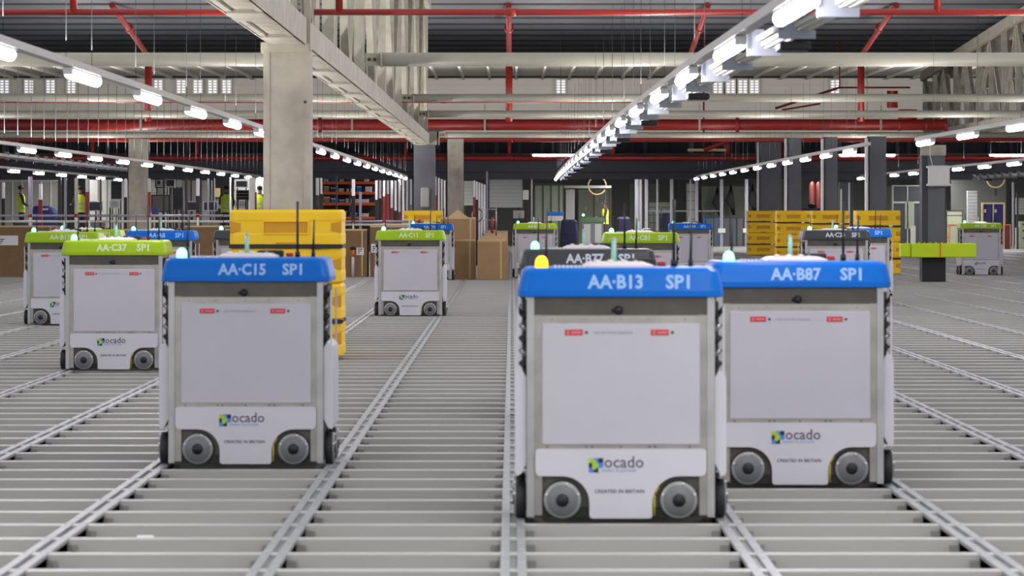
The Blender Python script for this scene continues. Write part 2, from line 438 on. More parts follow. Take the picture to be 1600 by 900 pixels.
for px, lb in ((175, 'bent red drop pipe at upper left beside the lamp row'), (795, 'straight red drop pipe near the middle of the roof'), (1106, 'slanting red pipe just left of the large lamp row'), (1400, 'bent red drop pipe at upper right near the corner truss')):
    x = X(px, 61); 
    t = thing('drop_pipe', lb, 'pipe', (x, 101, 0), 0, 'red drop pipes')
    m = MB(); m.tube((0, 5600/61-101, ZR-.13), (0, 0, Z(88, 55.4)), .075, 'red_paint'); m.build('slanting_pipe', t)
    m = MB(); m.tube((0, -5.3, (ZR+Z(88, 55.4))/2+.04), (0, -5.0, (ZR+Z(88, 55.4))/2-.02), .12, 'red_paint'); m.build('coupling', t)
    if px != 1106:
        m = MB(); m.tube((0, 0, Z(88, 55.4)), (0, 0, Z(190, 55.4)), .1, 'red_paint'); m.build('vertical_pipe', t)
s = 48; t = thing('branch_pipe', 'red branching pipes hung right of centre above the mezzanine edge', 'pipe', (X(1085, s), 111, Z(240, s)))
m = MB(); m.tube((0, 0, 0), (0, 0, ZR-.07-Z(240, 48)), .03, 'red_paint'); m.tube((0, 0, 0), (1.2, 0, .5), .08, 'red_paint'); m.tube((.75, 0, .35), (.75, 0, -.1), .07, 'red_paint'); m.build('branch', t)
m = MB(); m.box(-.5, .7, -.05, .05, -.02, .06, 'card_edge'); m.build('bracket', t)
s = 50; t = thing('sprinkler_branch', 'thin red angled pipe against the white wall at upper right', 'pipe', (X(1270, s), 111.6, Z(150, s)))
m = MB(); m.tube((.8, 0, .25), (.8, 0, ZR-.05-Z(150, 50)), .02, 'red_paint'); m.tube((-1.2, 0, -.4), (.8, 0, .25), .04, 'red_paint'); m.tube((.8, 0, .25), (3, 0, .25), .03, 'red_paint'); m.tube((-1.0, 0, -.45), (.2, 0, -.25), .03, 'red_paint'); m.build('branch', t)
# ------------------------------------------------------------------ lamp rows
def lamp_meshes():
    d = MB(); L = .84; r = .038
    prof = [(0.001, -L), (r*.6, -L+.006), (r*.9, -L+.02), (r, -L+.04), (r, L-.04), (r*.9, L-.02), (r*.6, L-.006), (0.001, L)]
    d.lathe(prof, (0, 0, 0), (0, 1, 0), 'lamp', 12)
    h = MB(); h.box(-.03, .03, -L-.06, L+.06, .025, .045, 'trunking')
    e = MB(); e.box(-.03, .03, -L-.09, -L, -.01, .04, 'white')
    return d.mesh('diffuser'), h.mesh('housing'), e.mesh('end_cap')
LD, LH, LE = lamp_meshes()
proto = None
def lamp(loc, label, group, rz=0):
    global proto
    if proto is None:
        proto = thing('tube_lamp', label, 'lamp', loc, rz, group); link('diffuser', LD, proto); link('housing', LH, proto); link('end_cap', LE, proto); return proto
    return dup(proto, loc, label, group, rz)
wire_me = MB().tube((0, 0, 0), (0, 0, 1.35), .0025, 'void', 4).mesh('suspension_wire')
wire_lit = MB().tube((0, 0, 0), (0, 0, 1.35), .006, 'grey_column', 4).mesh('suspension_wire')  # lighter copy for the left row; its lit look is put into the colour
def row(name, ys, xf, z, group, yext=(0, 0), wires=1, wm=None):
    wm = wm or wire_me
    y0 = ys[0]-yext[0]; y1 = ys[-1]+yext[1]
    t = thing('lighting_trunking', 'pale trunking that carries the %s' % name, 'trunking', (xf(y0), y0, z))
    m = MB(); N = 24; R = []
    for i in range(N+1):
        y = y0+(y1-y0)*i/N; x = xf(y)-xf(y0)
        R.append([(x-.035, y-y0, .045), (x+.035, y-y0, .045), (x+.035, y-y0, .095), (x-.035, y-y0, .095)])
    m.loft(R, 'trunking'); m.build('trunking_body', t)
    for j, y in enumerate(ys):
        a = math.atan2(-(xf(y+1)-xf(y-1)), 2)
        lamp((xf(y), y, z), 'white tube lamp, %s from near end, %s' % (ORD[j], name), group, a)
        for q in range(wires):
            yw = y-1+q*1.5
            if y0 < yw < y1: link('suspension_wire', wm, t, (xf(yw)-xf(y0), yw-y0, .095))
LZ = HC+.95
row('lamp row left of the near pillar', [21.0+4.55*i for i in range(19)], lambda y: -3.05, LZ, 'tube lamps left of the near pillar', (6, 1), 2, wire_me)
def rx(y):
    T = ((16.9, 1.41), (20.9, 1.357), (25.1, 1.307), (29.9, 1.287), (34.1, 1.244), (38.3, 1.23), (47.5, 1.238), (67, 1.25), (91, 1.30), (111, 1.42))
    if y <= T[0][0]: return .95*(1.41+(16.9-y)*.012)
    for (a, ra), (c_, rc) in zip(T, T[1:]):
        if y <= c_: return .95*(ra+(rc-ra)*(y-a)/(c_-a))
    return .95*1.42
row('large lamp row right of centre', [16.9+4.27*i for i in range(22)], rx, LZ, 'tube lamps of the large central row', (4, 0))
row('middle lamp row on the left', [51.6+4.4*i for i in range(13)], lambda y: -7.6+.005*(y-50), LZ, 'tube lamps of the middle left row', (3, 0), 3, wire_lit)
row('short outer lamp row at far left', [80.5+4.5*i for i in range(7)], lambda y: -11.8, LZ, 'tube lamps of the outer left row', (3, 0))
row('short lamp row at the right edge', [36.0+4.6*i for i in range(4)], lambda y: 5.75, LZ, 'tube lamps at the right edge', (3, 1))
row('lamp row behind the right hand pillars', [57.2+4.3*i for i in range(12)], lambda y: 5.4, LZ, 'tube lamps behind the right pillars', (3, 0), 2)
row('far right lamp row behind the pillar box', [67.5+4.5*i for i in range(9)], lambda y: 10.1, LZ, 'tube lamps of the far right row', (3, 0))
for px, lb in ((876, 'crosswise tube lamp left of the large lamp row far end'), (1355, 'crosswise tube lamp partly behind the right grey pillar'), (1590, 'crosswise tube lamp at the far right edge')):
    q_ = lamp((X(px, 52), 107.7, Z(242.5, 52)), lb, 'crosswise tube lamps', PI/2)
    m = MB(); m.tube((0, 0, .04), (0, 0, ZR-Z(242.5, 52)), .008, 'grey_column', 5); m.build('hanging_rod', q_)
# support brackets and cables beside the large row
s = 1
def tray(label, xf, z, ys, g, wires=True, flip=1, lit='bracket'):
    t = thing('cable_tray', label, 'cable tray', (xf(ys[0]), ys[0], z)); x0 = xf(ys[0]); y0 = ys[0]
    bm_ = MB(); bm_.box(0, .2*flip if flip > 0 else 0, 0, .06, 0, .045, lit) if flip > 0 else bm_.box(-.2, 0, 0, .06, 0, .045, lit)
    bm_.box(0 if flip > 0 else -.03, .03 if flip > 0 else 0, 0, .06, .045, .17, lit)
    bm_.box(0 if flip > 0 else -.1, .1 if flip > 0 else 0, 0, .015, .045, .16, lit)
    me = bm_.mesh('bracket')
    for i, y in enumerate(ys):
        link('bracket', me, t, (xf(y)-x0, y-y0, 0))
        if wires and i % 2: link('suspension_wire', wire_me, t, (xf(y)-x0+.02, y-y0, .17))
        if i % 4 == 2:
            m = MB(); m.box(.03, .2, .3, .62, -.05, 0, 'black', b=.01); m.build('driver_box', t, (xf(y)-x0, y-y0, 0))
    for q, zc in ((.06, .1), (.095, .07), (.13, .06), (.165, .055)):
        m = MB(); R = []
        for y in ys: 
            x = xf(y)-x0+q*flip; R.append([(x-.012, y-y0, zc-.012), (x+.012, y-y0, zc-.012), (x+.012, y-y0, zc+.012), (x-.012, y-y0, zc+.012)])
        m.loft(R, 'cable_grey'); m.build('cable', t)
tray('cable tray on angled brackets along the large lamp row', lambda y: rx(y)+.13, HC+.93, [15.0+2.15*i for i in range(44)], '')
tray('cable tray on hangers between the two left lamp rows', lambda y: -10.75, HC+1.1, [60+1.6*i for i in range(26)], '')
tray('cable tray on hangers at the far right below the lamp row', lambda y: 14.0, HC+.95, [96+1.6*i for i in range(9)], '', True)
# ------------------------------------------------------------------ robots
W2 = .41; DP = .31
def arch_panel():
    P = [(-.373, .30), (-.373, .215), (-.365, .197), (-.35, .192), (-.255, .192)]
    for i in range(1, 9):
        a = PI/2-i*PI/2/8; P.append((-.255+.118*math.cos(a), .075+.117*math.sin(a)))
    P += [(-.137, .02), (-.133, .012), (-.125, .008), (.125, .008), (.133, .012), (.137, .02)]
    for i in range(0, 8):
        a = i*PI/2/8; P.append((.255-.118*math.cos(a), .075+.117*math.sin(a)))
    P += [(.255, .192), (.35, .192), (.365, .197), (.373, .215), (.373, .30), (.368, .307), (.355, .311), (-.355, .311), (-.368, .307)]
    return P
R_ = {}
def rob_meshes():
    m = MB()   # housing: dark inner body
    m.box(-.37, .37, -DP+.035, DP-.035, .03, .98, 'wheel_well'); m.box(-.39, .39, -DP+.015, DP-.015, .012, .055, 'black')
    for sg in (-1, 1):
        m.box(min(sg*.37, sg*.4), max(sg*.37, sg*.4), -DP+.07, DP-.07, .05, .95, 'dark_metal')
    R_['housing'] = m.mesh('housing')
    m = MB()
    for sx in (-1, 1):
        for sy in (-1, 1):
            xa, xb = sorted((sx*.378, sx*.41)); ya, yb = sorted((sy*(DP-.05), sy*DP)); m.box(xa, xb, ya, yb, .012, .985, 'aluminium')
            xa, xb = sorted((sx*.343, sx*.378)); ya, yb = sorted((sy*(DP-.04), sy*(DP-.012))); m.box(xa, xb, ya, yb, .02, .895, 'steel_strip')
    for sx in (-1, 1):
        xa, xb = sorted((sx*.38, sx*.408))
        for z in (.02, .6, .95): m.box(xa, xb, -DP+.04, DP-.04, z, z+.025, 'aluminium')
    for sy in (-1, 1):
        ya, yb = sorted((sy*(DP-.03), sy*(DP-.008))); m.box(-.378, .378, ya, yb, .857, .892, 'steel_strip'); m.box(-.378, .378, ya, yb, .311, .328, 'steel_strip')
        for q in (-.3, -.16, 0, .12, .28): m.tube((q, sy*(DP-.008), .875), (q, sy*(DP+.0), .875), .006, 'wheel_ring', 8)
        for q in (-.32, -.15, -.125, -.0, .125, .15, .3): m.tube((q, sy*(DP-.008), .319), (q, sy*(DP+.0), .319), .004, 'dark_metal', 6)
    R_['frame'] = m.mesh('frame')
    m = MB(); m.box(-.378, .378, -DP+.012, -DP+.03, .892, .985, 'band'); R_['upper_band'] = m.mesh('upper_band')
    m = MB(); m.box(-.378, .378, DP-.03, DP-.012, .892, .985, 'band'); R_['upper_band_back'] = m.mesh('upper_band')
    m = MB(); m.box(-.343, .346, -DP+.002, -DP+.03, .328, .857, 'robot_panel', b=.004); R_['front_panel'] = m.mesh('front_panel')
    m = MB(); m.box(-.343, .346, DP-.03, DP-.002, .328, .857, 'robot_panel', b=.004); R_['back_panel'] = m.mesh('back_panel')
    m = MB(); m.prism(arch_panel(), -DP-.012, -DP+.004, 'robot_white'); R_['lower_panel'] = m.mesh('lower_panel')
    m = MB(); m.prism(arch_panel(), DP-.004, DP+.012, 'robot_white'); R_['lower_back_panel'] = m.mesh('lower_back_panel')
    for nm, sg in (('l', -1), ('r', 1)):
        m = MB(); pr = [(.412, .245), (.412, .62), (.43, .655), (.458, .63), (.462, .6), (.462, .21), (.455, .19), (.435, .2)]
        m.loft([[(sg*x, -DP+.02, z) for x, z in pr], [(sg*x, DP-.02, z) for x, z in pr]], 'robot_white'); R_['side_panel_'+nm] = m.mesh('side_panel')
        m = MB(); xa, xb = sorted((sg*.446, sg*.455)); m.box(xa, xb, -DP+.03, -DP+.05, .6, .93, 'robot_white'); m.box(xa, xb, DP-.05, DP-.03, .6, .93, 'robot_white')
        m.tube((sg*.43, -DP+.04, .9), (sg*.45, -DP+.04, .93), .008, 'black', 6); m.tube((sg*.41, -DP+.04, .66), (sg*.45, -DP+.04, .61), .01, 'black', 6)
        for j in range(5):
            z = .66+j*.055; m.tube((sg*.415, -DP+.05, z), (sg*.44, -DP+.05, z+.03), .011, 'aluminium' if j % 2 else 'dark_metal', 8)
        xa, xb = sorted((sg*.41, sg*.43)); m.box(xa, xb, -DP+.06, DP-.06, .3, .95, 'dark_metal')
        R_['side_mechanism_'+nm] = m.mesh('side_mechanism')
    m = MB(); m.lathe([(.06, 0), (.083, .0), (.085, .006), (.085, .04), (.06, .045)], (0, 0, 0), (0, 1, 0), 'rubber', 28)
    m.lathe([(.001, -.004), (.078, -.004), (.082, .0), (.08, .01)], (0, 0, 0), (0, 1, 0), 'wheel_ring', 28)
    m.lathe([(.001, -.008), (.064, -.008), (.069, -.003), (.069, .01)], (0, 0, 0), (0, 1, 0), 'wheel_disc', 28)
    for a in (75, 160, 20): m.lathe([(.001, -.012), (.005, -.011), (.006, 0)], (.074*math.cos(a*PI/180), 0, .074*math.sin(a*PI/180)), (0, 1, 0), 'white', 8)
    R_['wheel'] = m.mesh('wheel')
    m = MB(); m.lathe([(.001, -.013), (.027, -.013), (.029, -.009), (.029, .0)], (0, 0, 0), (0, 1, 0), 'black', 20); R_['hub'] = m.mesh('hub')
    m = MB(); m.prism([(-.258, .2), (-.2, .2)]*0 or [(-.33, .012), (-.33, .192), (-.2, .192), (-.16, .16), (-.14, .12), (-.139, .012)], -DP+.01, -DP+.02, 'dark_metal')
    R_['x'] = None
    m = MB(); m.tube((.146, -DP-.004, .02), (.146, -DP-.004, .11), .0035, 'yellow_cable', 6); m.tube((.146, -DP-.004, .11), (.165, -DP-.004, .145), .0035, 'yellow_cable', 6); R_['yellow_cable'] = m.mesh('yellow_cable')
    for kc in ('blue', 'green', 'black'):
        m = MB(); rg = []
        for z, hx, hy, r in ((.972, .44, .332, .05), (.976, .449, .34, .055), (1.0, .448, .34, .055), (1.06, .436, .328, .055), (1.085, .428, .32, .05), (1.098, .412, .305, .045), (1.1, .40, .295, .04)):
            rg.append(rrect(-hx, hx, -hy, hy, r, z, 5))
        m.loft(rg, 'cap_'+kc); R_['lid_'+kc] = m.mesh('lid')
        for p in R_['lid_'+kc].polygons: p.use_smooth = False
    m = MB(); m.loft([rrect(-.16, .15, -.2, .2, .03, 1.099), rrect(-.16, .15, -.2, .2, .03, 1.108), rrect(-.13, .11, -.17, .17, .03, 1.122)], 'lid_plate')
    for q in (-.1, -.04, .02): m.lathe([(.016, 0), (.016, .008), (.008, .013), (.001, .014)], (q, -.12, 1.12), (0, 0, 1), 'lid_plate', 10)
    R_['lid_plate'] = m.mesh('hatch')
    m = MB(); 
    for i in range(8): m.box(-.29+i*.018, -.28+i*.018, -.27, -.2, 1.099, 1.11, 'white')
    R_['vent'] = m.mesh('vent_grille')
    for kc in ('green', 'amber'):
        m = MB(); m.lathe([(.028, 0), (.028, .02), (.025, .035), (.017, .046), (.008, .051), (.001, .052)], (0, 0, 0), (0, 0, 1), kc+'_light', 18); R_['beacon_'+kc] = m.mesh('beacon')
    m = MB(); m.tube((0, 0, 0), (0, 0, .03), .011, 'black', 8); m.tube((0, 0, .03), (.004, 0, .2), .0065, 'black', 8, .004); R_['antenna'] = m.mesh('antenna')
    m = MB(); m.tube((0, 0, 0), (0, 0, .03), .014, 'black', 8); m.tube((0, 0, .03), (0, 0, .3), .0065, 'black', 8); R_['tall_antenna'] = m.mesh('antenna')
    m = MB(); m.tube((0, 0, 0), (0, 0, .1), .013, 'teal_rod', 10, .010); m.ball((0, 0, .1), .011, 'grey_rod', 10, 6); R_['rod'] = m.mesh('sensor_rod')
    m = MB(); m.box(-.07, .07, -.04, .04, 0, .035, 'black', b=.006); m.tube((-.02, -.041, .018), (-.02, -.05, .018), .012, 'grey_rod', 12); R_['camera_pod'] = m.mesh('camera_pod')
    m = MB(); m.box(-.02, .02, -.02, .02, 0, .02, 'red_plastic', b=.004); R_['red_knob'] = m.mesh('stop_button')
    m = MB(); m.lathe([(.02, 0), (.02, .012), (.012, .022), (.001, .024)], (0, 0, 0), (0, -1, 0), 'black', 14); m.tube((-.03, 0, -.004), (0, 0, 0), .008, 'black', 8); R_['lens'] = m.mesh('lens')
    m = MB(); m.box(-.039, .039, -.002, 0, -.0125, .0125, 'label_red', b=0); m.box(-.03, -.02, -.003, -.002, -.008, .008, 'label_pink'); m.box(-.012, .032, -.003, -.002, -.005, .005, 'label_pink'); R_['warning_label'] = m.mesh('warning_label')
    m = MB(); m.box(-.006, .006, -.002, 0, -.006, .006, 'ink'); R_['symbol'] = m.mesh('symbol_mark')
    m = MB()
    cells = {(0, 2): 'logo_lime', (1, 2): 'logo_blue', (2, 2): 'logo_navy', (0, 1): 'logo_navy', (1, 1): 'logo_lime', (2, 1): 'logo_blue', (0, 0): 'logo_blue', (1, 0): 'logo_navy'}
    for (i, j), k in cells.items(): m.box(-.14+i*.021, -.14+(i+1)*.021, -.0015, 0, .208+j*.021, .208+(j+1)*.021, k)
    m.box(-.125, -.108, -.0025, 0, .222, .262, 'logo_lime')
    R_['logo'] = m.mesh('logo')
rob_meshes()
def robot(code, kc, x, y, label, beacon='green', tall=(.25,), near=False):
    t = thing('grid_robot', label, 'robot', (x, y+DP, 0.003), 0, 'storage robots on the grid')
    link('housing', R_['housing'], t); link('frame', R_['frame'], t); link('upper_band', R_['upper_band'], t); link('upper_band', R_['upper_band_back'], t)
    fp = link('front_panel', R_['front_panel'], t)
    for q in (-.205, .17):
        link('warning_label', R_['warning_label'], fp, (q, -DP+.002, .818)); link('symbol_mark', R_['symbol'], fp, (q+.055, -DP+.002, .818))
    link('small_print', text_mesh('small_print', 'SEE BATTERY SERVICE', .0155, 'faint_ink', 0, .0005, 1, 1.1), fp, (-.115, -DP+.001, .812))
    lp = link('lower_panel', R_['lower_panel'], t); lg = link('logo', R_['logo'], lp, (0, -DP-.012, 0))
    link('logo_lettering', text_mesh('logo_lettering', 'ocado', .072, 'logo_text', .0006, .0006, .98), lp, (-.074, -DP-.0125, .23))
    link('small_blue_line', text_mesh('small_blue_line', 'SMART PLATFORM', .0165, 'logo_blue', 0, .0004, 1, 1.15), lp, (-.085, -DP-.0125, .211))
    link('origin_lettering', text_mesh('origin_lettering', 'CREATED IN BRITAIN', .0215, 'ink', .0004, .0004, 1, 1.06), lp, (-.115, -DP-.0125, .119))
    link('back_panel', R_['back_panel'], t); link('lower_back_panel', R_['lower_back_panel'], t)
    for s_ in 'lr':
        link('side_panel', R_['side_panel_'+s_], t); link('side_mechanism', R_['side_mechanism_'+s_], t)
    for q in (-.255, .253):
        for yy_, rz in ((-DP-.006, 0), (DP+.006, PI)):
            wl = link('wheel', R_['wheel'], t, (q, yy_, .087), rz); link('hub', R_['hub'], wl)
        wl = link('wheel', R_['wheel'], t, (.458, q*.75, .087), PI/2); link('hub', R_['hub'], wl)
        wl = link('wheel', R_['wheel'], t, (-.458, q*.75, .087), -PI/2); link('hub', R_['hub'], wl)
    link('yellow_cable', R_['yellow_cable'], t)
    ld = link('lid', R_['lid_'+kc], t)
    n1 = text_mesh('code_lettering', code, .082, 'letter_'+kc, .0026, .0008, .93, 1.0)
    import_rot = Euler((-.13, 0, 0))
    for me, xx in ((n1, -.142), (text_mesh('bay_lettering', 'SP1', .082, 'letter_'+kc, .0026, .0008, .98, 1.0), .195)):
        o = link(me.name, me, ld, (xx, -.3395, 1.012)); o.rotation_euler = (-.19, 0, 0)
    link('hatch', R_['lid_plate'], ld); link('vent_grille', R_['vent'], ld)
    link('beacon', R_['beacon_'+beacon], t, (-.345, -.24, 1.1))
    link('sensor_rod', R_['rod'], t, (-.02, .05, 1.12))
    link('antenna', R_['tall_antenna'] if -1 in tall else R_['antenna'], t, (-.325, -.14, 1.1))
    link('antenna', R_['tall_antenna'], t, (.25, .1, 1.1)); link('antenna', R_['antenna'], t, (.33, .2, 1.1))
    link('camera_pod', R_['camera_pod'], t, (.1, .18, 1.1)); link('stop_button', R_['red_knob'], t, (.2, .24, 1.1))
    link('lens', R_['lens'], t, (-.01, -DP+.012, .915))
    return t
def rob(px, S, *a, **k):
    s = S/HC; return robot(a[0], a[1], X(px, s), Yd(s), *a[2:], **k)
rob(970, 483.6, 'AA·B13', 'blue', 'nearest robot, blue lid reading AA·B13, amber beacon', beacon='amber')
rob(1250, 430.5, 'AA·B87', 'blue', 'blue-lidded robot with green beacon, close behind the nearest robot on its right')
rob(384, 398, 'AA·C15', 'blue', 'blue-lidded robot in front of the tall yellow crate stack, left of centre')
rob(178, 249, 'AA·C37', 'green', 'lime-lidded robot reading AA·C37 at the left')
rob(97, 177.5, 'AA·B17', 'green', 'lime-lidded robot reading AA·B17 at the far left edge')
rob(137, 157, 'AA·C52', 'green', 'lime-lidded robot half hidden behind the one reading AA·B17')
rob(250, 165, 'AA·A8', 'blue', 'blue-lidded robot behind the lime one reading AA·C37')
rob(386, 160, 'AA·B60', 'black', 'black-lidded robot behind the tall yellow crate stack')
rob(641, 164, 'AA·C11', 'green', 'lime-lidded robot standing in front of the cardboard cartons')
rob(673, 107.5, 'AA·CN', 'blue', 'distant blue-lidded robot behind the lime one by the cartons')
rob(919, 324, 'AA·B77', 'black', 'black-lidded robot reading AA·B77 behind the nearest robot')
rob(836, 104, 'AA·B71', 'green', 'distant lime-lidded robot beside the row of cartons')
rob(1002, 181, 'AA·C81', 'green', 'lime-lidded robot reading AA·C81 right of centre')
rob(1079, 104, 'AA·B44', 'blue', 'distant blue-lidded robot reading AA·B44')
rob(1307, 162, 'AA·C24', 'black', 'black-lidded robot reading AA·C24 before the yellow crates')
rob(1345, 148, 'AA·B52', 'blue', 'blue-lidded robot mostly hidden behind the one reading AA·C24')
rob(1533.5, 99.7, 'AA·C86', 'green', 'lime-lidded robot reading AA·C86 by the lime padded bar')
# ------------------------------------------------------------------ yellow crates
def crate_parts(wd, h=.337, dp=.8):
    m = MB(); hw = wd/2
    m.loft([rrect(-hw+.03, hw-.03, .02, dp-.02, .03, 0), rrect(-hw, hw, 0, dp, .04, .02), rrect(-hw, hw, 0, dp, .04, h*.3), rrect(-hw+.004, hw-.004, .004, dp-.004, .04, h*.36), rrect(-hw+.004, hw-.004, .004, dp-.004, .04, h*.66),
            rrect(-hw, hw, 0, dp, .04, h*.72), rrect(-hw, hw, 0, dp, .04, h-.03), rrect(-hw+.02, hw-.02, .015, dp-.015, .03, h-.004)], 'crate_yellow')
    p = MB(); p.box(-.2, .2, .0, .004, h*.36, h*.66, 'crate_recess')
    fr = MB()
    def frame(f, x0, x1, z0, z1, tk=.012):
        f.box(x0, x1, -.012, .004, z1, z1+tk, 'crate_yellow'); f.box(x0, x1, -.012, .004, z0-tk, z0, 'crate_yellow')
        f.box(x0-tk, x0, -.012, .004, z0-tk, z1+tk, 'crate_yellow'); f.box(x1, x1+tk, -.012, .004, z0-tk, z1+tk, 'crate_yellow')
    qs = []
    for sg in (-1, 1):
        q = MB(); qs.append(q); xa = sg*(hw-.005); xb = sg*(hw-.1)
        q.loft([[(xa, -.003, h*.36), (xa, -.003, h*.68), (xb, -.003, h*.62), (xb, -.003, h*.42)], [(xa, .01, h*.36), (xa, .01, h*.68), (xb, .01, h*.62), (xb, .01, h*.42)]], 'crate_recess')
    frame(fr, -.2, .2, h*.36, h*.66)
    lp = MB(); lp.box(-.09, .09, -.004, .01, .0, .035, 'crate_recess')
    return m.mesh('shell'), p.mesh('hand_recess'), fr.mesh('recess_rim'), qs[0].mesh('corner_grip'), qs[1].mesh('corner_grip'), lp.mesh('bottom_slot')
CP = {w_: crate_parts(w_) for w_ in (1.02, .94)}
strap_me = {}
def stack(where, px, s, wd, levels, top_name=True, two=False):
    x = X(px, s); y = Yd(s); h = .337
    names = {4: ['lowest', 'second lowest', 'second highest', 'topmost']}[levels]
    for i in range(levels):
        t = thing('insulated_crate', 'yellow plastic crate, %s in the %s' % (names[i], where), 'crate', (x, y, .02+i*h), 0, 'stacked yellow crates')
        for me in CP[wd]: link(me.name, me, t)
    for j, z in enumerate((.02+h*.97+0, .02+3*h)):
        t = thing('strap', '%s black strap around the %s' % (('lower', 'upper')[j], where), 'strap', (x, y, z), 0, 'black straps around yellow crates')
        hw = wd/2+.004; m = MB(); m.box(-hw, hw, -.016, -.002, -.018, .018, 'strap'); m.box(-hw, hw, .802, .81, -.012, .012, 'strap'); m.box(-hw, -hw+.006, -.016, .81, -.012, .012, 'strap'); m.box(hw-.006, hw, -.016, .81, -.012, .012, 'strap'); m.build('webbing', t)
        m = MB(); m.box(.22, .3, -.04, -.01, -.02, .02, 'white' if s < 150 else 'black', b=.006); m.box(.3, .38, -.035, -.012, -.018, .018, 'strap'); m.build('buckle', t)
stack('tall stack behind the blue-lidded robot', 446.5, 172, 1.02, 4)
stack('distant stack in front of the grey pillar', 661, 64.5, .94, 4)
stack('stack nearest the lime padded bar', 1372.5, 74, .94, 4)
stack('stack third from left of the right hand group', 1298, 61.8, .94, 4)
stack('stack second from left of the right hand group', 1240, 56, .94, 4)
stack('leftmost stack of the right hand group', 1193, 51.6, .94, 4)
# ------------------------------------------------------------------ people
def person(label, loc, rz, top='cloth_dark', arm_fwd=.9, hat=None, scale=1.0, pants='navy'):
    t = thing('person', label, 'person', loc, rz); t.scale = (scale,)*3
    J = [((0, 0, .93), .13), ((0, 0, 1.12), .12), ((0, -.02, 1.32), .14), ((0, -.01, 1.45), .075), ((0, 0, 1.53), .055), ((0, .01, 1.62), .075), ((0, 0, 1.72), .06),
         ((-.17, 0, 1.42), .06), ((-.22, .06, 1.15), .045), ((-.17, .30*arm_fwd, 1.10), .036), ((-.15, .38*arm_fwd, 1.12), .03),
         ((.17, 0, 1.42), .06), ((.23, .04, 1.15), .045), ((.18, .28*arm_fwd, 1.05), .036), ((.16, .36*arm_fwd, 1.06), .03),
         ((-.09, 0, .86), .09), ((-.1, .03, .48), .062), ((-.1, 0, .09), .045), ((-.1, .13, .035), .038),
         ((.09, 0, .86), .09), ((.1, .03, .48), .062), ((.11, -.02, .09), .045), ((.11, .11, .035), .038)]
    E = [(0, 1), (1, 2), (2, 3), (3, 4), (4, 5), (5, 6), (2, 7), (7, 8), (8, 9), (9, 10), (2, 11), (11, 12), (12, 13), (13, 14), (0, 15), (15, 16), (16, 17), (17, 18), (0, 19), (19, 20), (20, 21), (21, 22)]
    base = len(J)
    for hnd in (10, 14):
        p = Vector(J[hnd][0]); sg = -1 if hnd == 10 else 1
        for f in range(4):
            a = p+Vector(((f-1.5)*.018, .05, 0)); J.append((tuple(a), .0095)); J.append((tuple(a+Vector((0, .05-.006*abs(f-1.3), -.018))), .0085))
            E += [(hnd, len(J)-2), (len(J)-2, len(J)-1)]
        J.append((tuple(p+Vector((-sg*.035, .025, .0))), .011)); J.append((tuple(p+Vector((-sg*.05, .055, -.01))), .009)); E += [(hnd, len(J)-2), (len(J)-2, len(J)-1)]
    me = bpy.data.meshes.new('body'); me.from_pydata([j[0] for j in J], E, [])
    o = bpy.data.objects.new('body', me); COL.objects.link(o)
    md = o.modifiers.new('skin', 'SKIN')
    for i, j in enumerate(J):
        me.skin_vertices[0].data[i].radius = (j[1], j[1]*(.72 if i in (0, 1, 2) else 1))
    me.skin_vertices[0].data[0].use_root = True
    o.modifiers.new('sub', 'SUBSURF').levels = 2; o.modifiers['sub'].render_levels = 2
    dg = bpy.context.evaluated_depsgraph_get(); m2 = bpy.data.meshes.new_from_object(o.evaluated_get(dg)); bpy.data.objects.remove(o)
    m2.materials.clear()
    for k in (top, pants, 'skin', 'black'): m2.materials.append(M[k])
    for p in m2.polygons:
        z = p.center.z; r = abs(p.center.x); yv = p.center.y; p.use_smooth = True
        p.material_index = 2 if (z > 1.49 or yv > .33*arm_fwd+.03 and z > .8) else 0 if z > .9 else 3 if z < .09 else 1
    m2.name = 'body'; link('body', m2, t)
    m = MB(); m.ball((0, .1, 1.625), .018, 'skin', 8, 6, (1, 1, 1.3)); m.ball((-.03, .085, 1.65), .011, 'white', 8, 6); m.ball((.03, .085, 1.65), .011, 'white', 8, 6); m.box(-.022, .022, .083, .09, 1.58, 1.588, 'cloth_maroon')
    for sg in (-1, 1): m.ball((sg*.078, 0, 1.63), .022, 'skin', 8, 6, (.4, .8, 1.2))
    m.build('face', t)
    m = MB(); m.ball((0, -.012, 1.665), .098, hat or 'hair', 14, 8, (.9, 1.0, .78))
    if hat: m.loft([rrect(-.07, .07, .05, .17, .03, 1.68), rrect(-.07, .07, .05, .17, .03, 1.69)], hat)
    m.build('hat' if hat else 'hair', t)
    m = MB(); N = 18
    def ring(z, rx_, ry): return [(rx_*math.cos(2*PI*i/N), ry*math.sin(2*PI*i/N)-.01, z) for i in range(N)]
    m.loft([ring(.86, .19, .145), ring(1.0, .18, .135), ring(1.2, .19, .14), ring(1.36, .185, .135), ring(1.45, .11, .09)], 'hivis', True, False)
    for z in (.97, 1.12): m.loft([ring(z, .187, .142), ring(z+.05, .19, .145)], 'hivis_band', True, False)
    m.build('hi_vis_vest', t)
    return t
PZ = .45
b = MB(); b.box(-16.5, -5.6, 114, 122, 0, PZ, 'deck'); struct(b.build('floor.002'))
person('person in dark cap and lime vest at far left behind the handrail', (X(33, 48), Yd(48), PZ), -PI/2+.3, 'cloth_dark', .9, 'black')
person('person with lime vest seen from behind, left of the near pillar', (X(359, 48), Yd(48)-1.3, PZ), 0, 'cloth_dark', .8)
person('person in lime vest half hidden behind a pale post at left', (X(125, 47.5), Yd(47.5), PZ), .6, 'cloth_maroon', .8)
person('person in lime vest mostly hidden by the near cream pillar', (X(406, 47.5), Yd(47.5), PZ), -.4, 'cloth_dark', .8)
